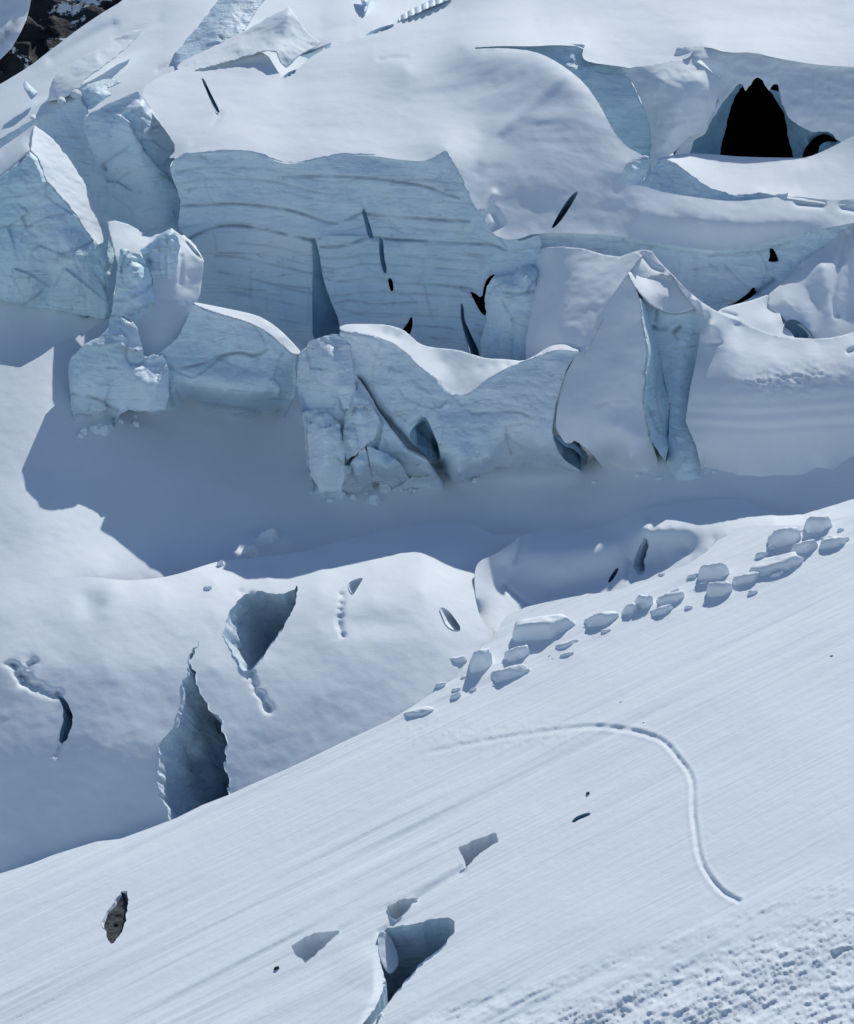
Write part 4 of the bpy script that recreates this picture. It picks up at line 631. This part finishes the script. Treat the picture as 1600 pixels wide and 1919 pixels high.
t = thing('snow_wedge', 'bright triangular snow wedge between the peak shoulder and the right slope', 'snow wedge', (1430, 610, 464))
sub('snow_face', [(1344, 584, 466), (1352, 578, 467.5), (1375, 571, 469.5), (1400, 565, 471), (1422, 558, 472.5), (1441, 551, 474), (1443, 562, 473), (1440, 573, 471.5), (1450, 582, 470.5), (1461, 585, 470), (1465, 600, 467.5), (1470, 614, 466), (1482, 620, 465), (1492, 640, 462), (1400, 650, 459), (1340, 600, 463)], [[(1400, 590, 467), (1440, 605, 465.5)]], M_SNOW, t, step=3, back=6, rnd=1, grooves=[([(1350, 584), (1380, 592)], 3, .5)])
t = thing('serac', 'faceted grey blue snow ridge at the right edge above the snow mass', 'serac', (1550, 625, 472))
sub('ice_face', [(1441, 551, 474), (1460, 535, 476), (1480, 515, 479), (1497, 496, 482), (1520, 478, 484), (1545, 462, 486), (1575, 435, 488), (1600, 414, 489.5), (1750, 380, 490), (1750, 700, 462), (1500, 690, 461), (1515, 628, 466), (1505, 616, 468), (1490, 606, 469), (1474, 604, 469), (1463, 590, 469.5), (1450, 583, 470), (1438, 572, 471)],
    [[(1470, 560, 472), (1500, 590, 469.5), (1520, 620, 466)], [(1540, 500, 478), (1555, 560, 472), (1545, 620, 467.5)], [(1600, 450, 484), (1585, 520, 478), (1575, 600, 471)], [(1500, 520, 478), (1520, 560, 473.5)], [(1580, 600, 471), (1630, 570, 475)]], M_SNOW, t, step=3, amp=.2, freq=.12, chip=0.08, chipf=.14, back=8, rnd=0, seed=35, lam=.1, grooves=[([(1590, 440), (1570, 500), (1560, 560), (1568, 590)], 6, .8), ([(1455, 520), (1500, 500)], 5, .5)])
t = thing('crevasse', 'dark blue gap at the foot of the faceted right edge ridge', 'crevasse', (1495, 616, 466)); pit('ice_wall', [(1468, 606), (1480, 598), (1495, 600), (1510, 612), (1522, 626), (1540, 660), (1460, 660)], (lambda u, v: np.asarray(u) * 0 + 464.2 + (660 - np.asarray(v)) * .03), (0, 1, .15), M_DEEP, 3, .3, t, jag=.1)
# ---- alcove behind the dome
A1 = thing('ice_wall', 'pale cyan curved ice wall just behind the right side of the great dome', 'ice wall', (1150, 290, 515))
sub('ice_face', [(860, 92, 531), (905, 84, 531.5), (1000, 83, 530.5), (1037, 80, 530.5), (1096, 84, 529.5), (1092, 108, 528), (1110, 114, 527.5), (1158, 121, 527), (1172, 135, 525), (1185, 158, 522.5), (1198, 185, 520.5), (1212, 215, 519), (1222, 250, 517.5), (1226, 280, 516), (1225, 330, 514), (1180, 340, 514), (1100, 260, 517), (1000, 140, 524)], [[(1110, 130, 524), (1150, 200, 519), (1185, 280, 515)], [(1060, 105, 527), (1090, 125, 525)], [(1195, 230, 518)]], M_CYAN, A1, **opt(back=10, chip=0.07, step=3, strata=[([(1095, 165), (1140, 165), (1180, 162)], 2.5, .2), ([(1092, 112), (1098, 122)], 3, .3)]))
A2 = thing('serac', 'smooth rounded lavender grey ice block left of the black cave', 'serac', (1260, 290, 514))
sub('ice_face', [(1157, 122, 526), (1180, 127, 524), (1225, 119, 525), (1262, 112, 526), (1294, 110, 527), (1310, 118, 526.5), (1325, 128, 526), (1338, 138, 525.5), (1346, 150, 525), (1347, 170, 523.5), (1345, 187, 522), (1337, 208, 521), (1330, 225, 520), (1326, 244, 519), (1308, 250, 518), (1292, 256, 517), (1275, 272, 516), (1262, 286, 515.5), (1242, 300, 514.5), (1224, 330, 513), (1216, 300, 514), (1221, 270, 516), (1214, 225, 518.5), (1200, 185, 520.5), (1186, 158, 522.5), (1172, 137, 524.5)],
    [[(1240, 150, 519.5), (1270, 200, 515.5), (1265, 240, 514)], [(1310, 150, 520.5), (1318, 190, 518.5)], [(1225, 180, 519), (1245, 270, 514)]], M_SNOW, A2, **opt(back=9, chip=0.06, step=3, seed=37, strata=[([(1232, 236), (1270, 228), (1300, 225)], 3, .25), ([(1290, 178), (1325, 182)], 3, .2)]))
A3 = thing('cave_wall', 'shaded ice wall with the large black cave mouth at upper right', 'ice cave', (1430, 290, 515))
CAVE = [(1280, 330), (1300, 262), (1322, 252), (1327, 238), (1340, 215), (1356, 190), (1370, 172), (1380, 160), (1388, 156), (1394, 164), (1398, 172), (1404, 160), (1412, 149), (1421, 144), (1429, 149), (1434, 160), (1442, 170), (1450, 158), (1458, 160), (1462, 180), (1470, 205), (1478, 222), (1492, 230), (1505, 240), (1520, 247), (1536, 246), (1550, 248), (1562, 254), (1574, 264), (1590, 300), (1590, 330)]
CAVE = rag(CAVE, 1.8, 6, 3)
_, CS = sub('ice_face', [(1262, 150, 527), (1262, 105, 529), (1270, 88, 530), (1325, 84, 530.5), (1360, 96, 529.5), (1412, 95, 529.5), (1450, 105, 528.5), (1525, 118, 527.5), (1600, 123, 527), (1900, 127, 526), (1900, 330, 517), (1590, 345, 517), (1250, 345, 517), (1270, 270, 519.5), (1330, 225, 523), (1345, 187, 525), (1340, 140, 527), (1312, 112, 526)],
    [[(1350, 140, 527), (1400, 135, 526.5), (1460, 140, 526), (1550, 160, 524.5), (1700, 180, 523)], [(1490, 200, 521), (1580, 230, 519.5)], [(1360, 180, 525)]], M_SNOW, A3, **opt(back=10, chip=0.10, step=3, holes=[CAVE], seed=38, amp=.3, freq=.1))
MOUTH = [(1345, 330), (1352, 280), (1358, 250), (1364, 220), (1372, 190), (1384, 168), (1392, 162), (1397, 174), (1404, 162), (1412, 150), (1421, 146), (1428, 150), (1434, 162), (1441, 174), (1452, 184), (1462, 198), (1470, 215), (1475, 240), (1478, 265), (1484, 292), (1486, 330)]
DK = lambda u, v: CS(u, v) + 3.0
RH = [(1500, 345), (1504, 292), (1512, 272), (1528, 257), (1545, 250), (1560, 256), (1572, 267), (1556, 264), (1542, 267), (1533, 278), (1528, 345)]
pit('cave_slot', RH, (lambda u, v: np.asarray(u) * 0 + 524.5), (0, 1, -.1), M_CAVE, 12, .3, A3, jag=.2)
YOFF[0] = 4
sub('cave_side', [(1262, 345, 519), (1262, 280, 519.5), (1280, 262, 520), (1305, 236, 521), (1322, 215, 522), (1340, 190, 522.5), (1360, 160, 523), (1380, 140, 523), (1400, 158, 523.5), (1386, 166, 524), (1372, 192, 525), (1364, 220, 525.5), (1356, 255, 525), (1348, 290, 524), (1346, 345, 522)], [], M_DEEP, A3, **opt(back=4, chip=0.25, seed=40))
sub('cave_side', [(1440, 168, 521), (1462, 172, 520), (1492, 222, 519), (1540, 230, 518.5), (1600, 250, 518), (1610, 345, 517), (1484, 345, 523), (1486, 292, 524), (1478, 262, 524.5), (1474, 235, 524.5), (1468, 212, 524), (1458, 192, 523), (1446, 174, 522)], [[(1520, 270, 519)]], M_DEEP, A3, **opt(back=4, chip=.3, seed=41, holes=[RH], grooves=[([(1520, 262), (1545, 252), (1562, 262)], 6, 2.0, 1.)]))  # groove colour paints in the shade of the recess by the slot
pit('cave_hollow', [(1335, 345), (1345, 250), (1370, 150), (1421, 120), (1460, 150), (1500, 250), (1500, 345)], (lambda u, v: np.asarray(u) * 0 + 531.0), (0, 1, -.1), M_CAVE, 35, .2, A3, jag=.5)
YOFF[0] = 0
S = patch('snow_shelf', [(1216, 306, 503), (1222, 303, 505), (1240, 296, 508), (1262, 290, 510), (1285, 287, 511), (1337, 289, 511.5), (1375, 293, 511), (1412, 294.5, 510.5), (1487, 296, 510), (1508, 295, 510), (1525, 291, 510), (1562, 274, 511), (1600, 254, 512.5), (1750, 180, 516), (1900, 150, 518), (1900, 300, 506), (1700, 350, 498), (1600, 384, 492), (1560, 384, 491.5), (1500, 375, 492), (1476, 372, 492), (1452, 368, 493), (1424, 362, 494), (1400, 364, 494.5), (1375, 365, 494.5), (1345, 357, 496), (1319, 346, 497.5), (1295, 328, 499.5), (1272, 310, 502), (1259, 301, 503.5), (1240, 298, 504)],
    [[(1350, 320, 505), (1450, 325, 504), (1550, 310, 504.5)], [(1400, 350, 498), (1500, 350, 498)], [(1600, 330, 501)]], M_SNOW, step=4, amp=.12, freq=.08, lam=.01)
tag(S[0], kind='structure')
t = thing('ice_wall', 'thin curving shaded ice band under the bright shelf, tapering to the right', 'ice wall', (1330, 372, 489))
sub('ice_face', [(1196, 350, 497), (1208, 335, 498.5), (1220, 318, 500), (1232, 304, 501.5), (1246, 298, 502.5), (1260, 301, 503), (1274, 311, 501.8), (1297, 329, 499.2), (1320, 346, 497.2), (1345, 357, 495.8), (1375, 365, 494.2), (1400, 364, 494), (1424, 360, 493.6), (1450, 365, 492.6), (1478, 361, 492.8), (1474, 372, 492), (1435, 382, 491.4), (1375, 390, 492.4), (1319, 386, 495.4), (1244, 376, 499), (1205, 364, 497.5)], [[(1260, 335, 500.5), (1300, 360, 497.5)]], M_ICE, t, **opt(back=5, chip=.15, strata=[([(1345, 357), (1375, 366), (1424, 362)], 3, .3), ([(1230, 320), (1222, 345)], 3, .3)]))
t = thing('ice_block', 'small rounded ice block at the notch between the dome and the shelf', 'ice block', (1190, 348, 490))
sub('block_face', [(1160, 345, 495), (1165, 326, 496), (1170, 312, 496.5), (1178, 303, 497), (1195, 295, 498), (1212, 290, 498.6), (1220, 300, 498), (1216, 312, 497.2), (1208, 330, 496.4), (1202, 356, 495), (1180, 356, 494.6)], [[(1190, 322, 494.6)]], M_ICE, t, **opt(back=5, chip=0.07, rnd=1))
# ================================================================== far upper left
bk, BK = patch('far_snow_slope', [(-300, 320), (-100, 215), (0, 158, 572), (56, 124, 577), (85, 101, 580), (112, 81, 583), (150, 52, 588), (188, 26, 592), (232, 0, 597), (300, -60, 610), (700, -120, 640), (1000, -120, 640), (1000, 60, 590), (840, 50, 580), (700, 110, 560), (560, 160, 542), (400, 160, 538), (300, 190, 530), (200, 260, 520), (60, 330, 516), (-300, 460, 516)],
    [[(-300, 330, 560), (-100, 222, 566), (0, 158, 572)], [(-300, 440, 517), (0, 330, 517), (100, 290, 519), (200, 250, 522)], [(0, 230, 545), (100, 180, 548), (200, 130, 556), (300, 80, 568)], [(300, 30, 585), (400, 60, 568), (320, 120, 550)], [(600, 40, 578), (500, 100, 556)], [(700, 0, 592), (800, 20, 585), (700, 60, 566), (620, 90, 556)]], M_SNOW, step=5, amp=.5, freq=.06, lam=.02,
    grooves=[([(97, 112), (140, 84), (180, 62), (212, 48)], 9, 1.8), ([(215, 70), (260, 56), (300, 40)], 6, .8), ([(350, 116), (320, 120), (295, 132)], 4, 1.4), ([(240, 0), (300, -10)], 8, .8), ([(600, 62), (660, 44)], 6, .8)])
tag(bk, kind='structure')
t = thing('ice_wall', 'shaded diagonal trough wall on the far slope right of the dark rocks', 'ice wall', (150, 150, 546), 'shaded ice facets on the far slope')
sub('ice_face', [(90, 190, 540), (93, 168, 542), (98, 150, 544), (106, 138, 546), (118, 128, 548), (143, 112, 551), (169, 98, 554), (200, 80, 558), (233, 64, 562), (252, 57, 565), (268, 56, 566), (256, 72, 561), (236, 90, 556), (210, 112, 550), (184, 132, 545), (158, 150, 541), (148, 166, 538), (130, 178, 537), (112, 186, 537)], [[(120, 160, 541), (180, 110, 549)]], M_SNOW, t, **opt(back=4, chip=0.10))
t = thing('ice_wall', 'tall shaded ice facet at the top edge behind the pointed snow peak', 'ice wall', (400, 90, 556), 'shaded ice facets on the far slope')
sub('ice_face', [(326, 114, 551), (326, 101, 552), (345, 80, 556), (368, 52, 560), (390, 25, 564), (409, 0, 568), (430, -30, 572), (520, -30, 572), (495, 0, 567), (480, 22, 563), (463, 49, 558), (450, 66, 554), (420, 84, 551), (380, 104, 548), (336, 120, 546)], [[(400, 60, 555), (440, 20, 562)]], M_ICE, t, **opt(back=6, chip=0.15, strata=[([(440, 5), (455, 14), (470, 8)], 5, .4), ([(410, 68), (416, 74)], 3, .6)]))
t = thing('ice_block', 'pointed snow topped block with a mottled shaded face at top left', 'ice block', (540, 100, 544))
sub('snow_face', [(330, 128, 536), (338, 116, 540), (390, 92, 544), (450, 63, 549), (485, 42, 551), (517, 25, 552), (532, 17, 552.5), (540, 13, 553), (548, 20, 552), (556, 32, 550), (568, 50, 548), (580, 64, 546), (602, 80, 543), (585, 92, 540), (560, 105, 536), (548, 118, 534), (536, 128, 532), (525, 118, 532), (518, 98, 533), (500, 96, 534), (450, 110, 534), (400, 125, 532), (340, 140, 530)],
    [[(450, 90, 539), (500, 85, 538.5)], [(540, 30, 547), (530, 70, 541), (560, 80, 541)]], M_SNOW, t, **opt(back=6, chip=0.20, seed=51, strata=[([(520, 96), (530, 112), (538, 124)], 5, .5), ([(500, 60), (530, 50), (550, 45)], 8, .35), ([(545, 30), (560, 60), (575, 74)], 5, .4)]))
t = thing('ice_fin', 'small shaded fin standing alone on the far slope under the dark rocks', 'ice fin', (60, 182, 546))
sub('fin_face', [(44, 164, 548), (44, 156, 549), (48, 151, 550), (58, 162, 549), (72, 174, 547), (66, 180, 546), (58, 188, 545)], [[(56, 170, 546)]], M_ICE, t, step=2.5, back=2, rnd=0)
t = thing('ice_wall', 'ribbed strip of ice lining the upper edge beside the thin slits', 'ice wall', (790, 20, 560))
sub('ice_face', [(744, 42, 556), (748, 30, 558), (775, 15, 562), (806, 0, 566), (830, -12, 568), (850, -8, 567), (837, 2, 564), (800, 17, 559), (765, 34, 556)], [], M_ICE, t, step=2, back=3, rnd=0, grooves=[([(752 + k * 13, 40 - k * 6), (750 + k * 13, 22 - k * 6)], 2.5, 1., .5 + .3 * (k % 2)) for k in range(7)])
t = thing('ice_fin', 'narrow shaded ice notch at the top edge between the peak and the ribbed strip', 'ice fin', (686, 15, 575))
sub('fin_face', [(672, -15, 590), (696, -15, 590), (692, 6, 583), (688, 18, 579), (682, 24, 577), (678, 8, 582)], [[(684, 4, 580)]], M_ICE, t, step=2.5, back=3, rnd=0)
t = thing('rock_cliff', 'dark snow dusted rock cliff in the top left corner', 'rock cliff', (60, 100, 640))
sub('rock_face', [(-400, 400, 640), (-400, -150, 680), (420, -150, 680), (420, 60, 640), (230, 100, 636), (100, 200, 632)], [[(30, 40, 645), (120, 20, 655), (200, -20, 660)], [(0, 120, 638), (60, 90, 642)]], M_ROCK, t, step=4, amp=4, freq=.05, chip=3.2, chipf=.12, back=20, rnd=0, seed=60)
t = thing('snow_patch', 'snowfield lying against the left side of the dark rock cliff', 'snow patch', (10, 70, 634))
sub('snow_face', [(-300, -100, 652), (60, -60, 652), (58, 0, 646), (54, 20, 644), (49, 38, 641), (38, 62, 637), (22, 90, 634), (8, 104, 632), (0, 112, 631), (-300, 200, 624)], [], M_SNOW, t, step=4, back=8, amp=.8, freq=.15, rnd=0, strata=[([(4, 76), (18, 56), (28, 48)], 7, 1.)])
# ================================================================== boulders and chunks of snow
def boulder(label, cu, cv, wpx, hpx, seed, group, surf=None, mat=None, tilt=.22, name='snow_boulder', cat='snow boulder', sink=.3):
    Y = (surf or plane_fg)(cu, cv + hpx * .3); c = world(cu, cv + hpx * .3, Y); m = Y / FOC * 1.02; w_, h_ = wpx * m * .56, hpx * m * .62
    rr = random.Random(seed); n = 24; V = []; F = []
    for i in range(n + 1):
        for j in range(2 * n):
            th = math.pi * i / n; ph = math.pi * j / n; V.append((math.sin(th) * math.cos(ph), math.sin(th) * math.sin(ph), math.cos(th)))
    V = np.array(V); q = V * 1.3 + seed * 3.7
    planes = [(rr.uniform(-.6, .1), -1, rr.uniform(-.4, -.05)), (rr.uniform(.5, .9), -.7, rr.uniform(-.3, .1)), (-1, rr.uniform(-.5, .3), rr.uniform(0, .4)), (rr.uniform(-.3, .1), .5, 1), (rr.uniform(-.2, .4), .25, 1), (1, .3, .5)] + [[rr.gauss(0, 1) for _ in range(3)] for _ in range(3)]
    planes = np.array(planes); planes /= np.linalg.norm(planes, axis=1)[:, None]; lim = np.array([rr.uniform(.42, .55), rr.uniform(.5, .7), rr.uniform(.6, .8), rr.uniform(.55, .7), rr.uniform(.6, .8), .8] + [rr.uniform(.7, .9) for _ in range(3)])
    d = V @ planes.T; s = np.minimum(1, np.where(d > 1e-3, lim / np.maximum(d, 1e-3), 9).min(1)); V = V * s[:, None]
    r0 = np.linalg.norm(V, axis=1, keepdims=True); V = V * (.84 + .16 * .72 / r0) * (1 + .09 * fbm(q * 1.4, 4, seed))[:, None] * np.array([w_ * 1.1, max(w_ * .8, h_ * 1.3), h_ * 1.75]); V[:, 1] += max(w_ * .25, h_ * .3); V[:, 2] += V[:, 0] * tilt + np.maximum(V[:, 1], 0) * .1
    for i in range(n):
        for j in range(2 * n): F.append([i * 2 * n + j, (i + 1) * 2 * n + j, (i + 1) * 2 * n + (j + 1) % (2 * n), i * 2 * n + (j + 1) % (2 * n)])
    o = link(name, V + c - np.array([0, 0, h_ * .06]), F, mat or M_SNOW, None, np.zeros(len(V))); tag(o, label, cat, group); return o
BG = 'snow boulders along the foot of the hump'
for k, (lab, cu, cv, a_, b_) in enumerate(BL): boulder(lab, cu, cv, a_, b_, 100 + k, BG)
for k, (lab, cu, cv, a_, b_) in enumerate([('tiny grey stone above the bend of the ski track', 1206, 1356, 7, 6), ('tiny grey stone left of the ski track, above the dark slit', 1101, 1487, 8, 7), ('tiny dark stone left of the small foreground hole', 518, 1814, 12, 8), ('tiny grey stone on the right part of the slope', 1558, 1231, 8, 7), ('tiny grey stone near the middle of the slope', 1163, 1317, 8, 5)]):
    boulder(lab, cu, cv, a_, b_, 200 + k, 'small stones on the foreground slope', mat=M_GRIT, name='stone', cat='stone', sink=.1)
boulder('sharp edged snow crumb poking up at the far edge of the shadow', 465, 1033, 30, 26, 301, 'crumbs at the shadow edge', BS, name='snow_chunk', cat='snow chunk', tilt=.7)
boulder('wider shaded crumb beyond the sharp edged one at the shadow edge', 498, 1008, 44, 26, 302, 'crumbs at the shadow edge', BS, name='snow_chunk', cat='snow chunk', tilt=.5)
boulder('small round crumb on the sunlit crest below the shadow edge', 412, 1056, 12, 11, 303, 'crumbs at the shadow edge', MS, name='snow_chunk', cat='snow chunk')
boulder('flat dark crumb left of the triangular crevasse', 388, 1102, 18, 8, 304, 'crumbs at the shadow edge', MS, name='snow_chunk', cat='snow chunk')
# sunken rock in its hole
ROCK = thing('rock', 'dark grey rock in a small pit in the lower left snow', 'rock', (215, 1740, plane_fg(215, 1740) + 1))
pit('pit_wall', F_ROCK, FG, (.3, .5, -1), M_SNOW, 3, .2, ROCK, jag=.1)
sub('rock_face', [(193, 1732), (208, 1696), (224, 1672), (234, 1668), (237, 1700), (232, 1730), (222, 1754), (210, 1770), (199, 1757)], [[(193, 1732, plane_fg(193, 1732) + .9), (208, 1696, plane_fg(208, 1696) + .9), (228, 1670, plane_fg(228, 1670) + .8)], [(237, 1700, plane_fg(237, 1700) + 1.5), (222, 1754, plane_fg(222, 1754) + 1.3)], [(212, 1768, plane_fg(212, 1768) + .3)]], M_GRIT, ROCK, step=2, amp=.25, freq=.8, chip=0.10, chipf=1.2, rnd=0, back=1.5)
# thin slit on the slope and the trodden ski track
crevasse('crevasse', 'thin dark curved slit lying left of the ski track', F_SLIT, FG, (.1, .6, -1), 3, .2, M_DEEP, 'crevasses in the foreground slope', jag=.05, seed=18)
# broken ice lying along the foot of the front row
rr = random.Random(11)
for k in range(46):
    cu = rr.choice([rr.uniform(570, 830), rr.uniform(560, 720), rr.uniform(880, 1140), rr.uniform(1180, 1340), rr.uniform(140, 260)])
    fv = float(np.interp(cu, [140, 190, 260, 570, 640, 700, 850, 890, 931, 1044, 1130, 1180, 1256, 1320, 1400], [803, 800, 776, 918, 924, 914, 904, 896, 878, 874, 906, 880, 893, 884, 888])) + abs(rr.gauss(3, 8))
    sz = 5 + 13 * rr.random() ** 2.2
    where = 'left block' if cu < 300 else 'crumbling pillar' if cu < 850 else 'snow capped ridge' if cu < 1150 else 'pointed peak'
    boulder('small broken ice chunk in the rubble at the foot of the ' + where, cu, fv, sz * 1.5, sz, 400 + k, 'ice rubble at the foot of the ' + where, BS, M_PALE if k % 3 else M_ICE, name='ice_chunk', cat='ice chunk', sink=.2, tilt=rr.uniform(-.3, .4))

# crumbs of snow between the boulders
for k in range(34):
    cu = rr.uniform(840, 1590); fv = float(np.interp(cu, [840, 930, 1050, 1200, 1300, 1400, 1500, 1600], [1292, 1262, 1205, 1150, 1112, 1072, 1030, 1000])) + rr.gauss(-2, 17); sz = 4 + 8 * rr.random() ** 2
    boulder('small half buried snow crumb scattered between the larger boulders below the bowl', cu, fv, sz * 1.8, sz, 500 + k, 'snow crumbs between the boulders', name='snow_chunk', cat='snow chunk', tilt=rr.uniform(0, .4))
# ------------------------------------------------------------------ light, sky, camera
SUN_EL, SUN_AZ = 39.0, 20.0      # azimuth from the viewing direction towards the right
w = bpy.data.worlds.new("World"); SC.world = w; w.use_nodes = True; nt = w.node_tree; bg = nt.nodes['Background']
sky = nt.nodes.new('ShaderNodeTexSky'); sky.sky_type = 'NISHITA'; sky.sun_disc = False; sky.sun_elevation = math.radians(SUN_EL); sky.sun_rotation = math.radians(SUN_AZ)
sky.altitude = 3000; sky.air_density = 1.0; sky.dust_density = .3; sky.ozone_density = 1.0
nt.links.new(sky.outputs['Color'], bg.inputs['Color']); bg.inputs['Strength'].default_value = .125
ld = bpy.data.lights.new('sun', 'SUN'); ld.energy = 3.6; ld.angle = math.radians(.5); ld.color = (1, .98, .90); lo = bpy.data.objects.new('sun', ld); COL.objects.link(lo)
from mathutils import Vector
a, e = math.radians(SUN_AZ), math.radians(SUN_EL)
lo.rotation_euler = Vector((math.sin(a) * math.cos(e), math.cos(a) * math.cos(e), math.sin(e))).to_track_quat('Z', 'Y').to_euler(); lo.location = (100, 300, 100)
cd = bpy.data.cameras.new('camera'); co = bpy.data.objects.new('camera', cd); COL.objects.link(co); SC.camera = co
co.rotation_euler = (math.radians(90) + PITCH, 0, 0); cd.sensor_fit = 'VERTICAL'; cd.sensor_height = 24; cd.lens = 12 / math.tan(math.radians(10)); cd.clip_end = 6000; cd.clip_start = 1
vs = SC.view_settings; vs.view_transform = 'Standard'; vs.look = 'None'; vs.exposure = 0.0; vs.gamma = 1
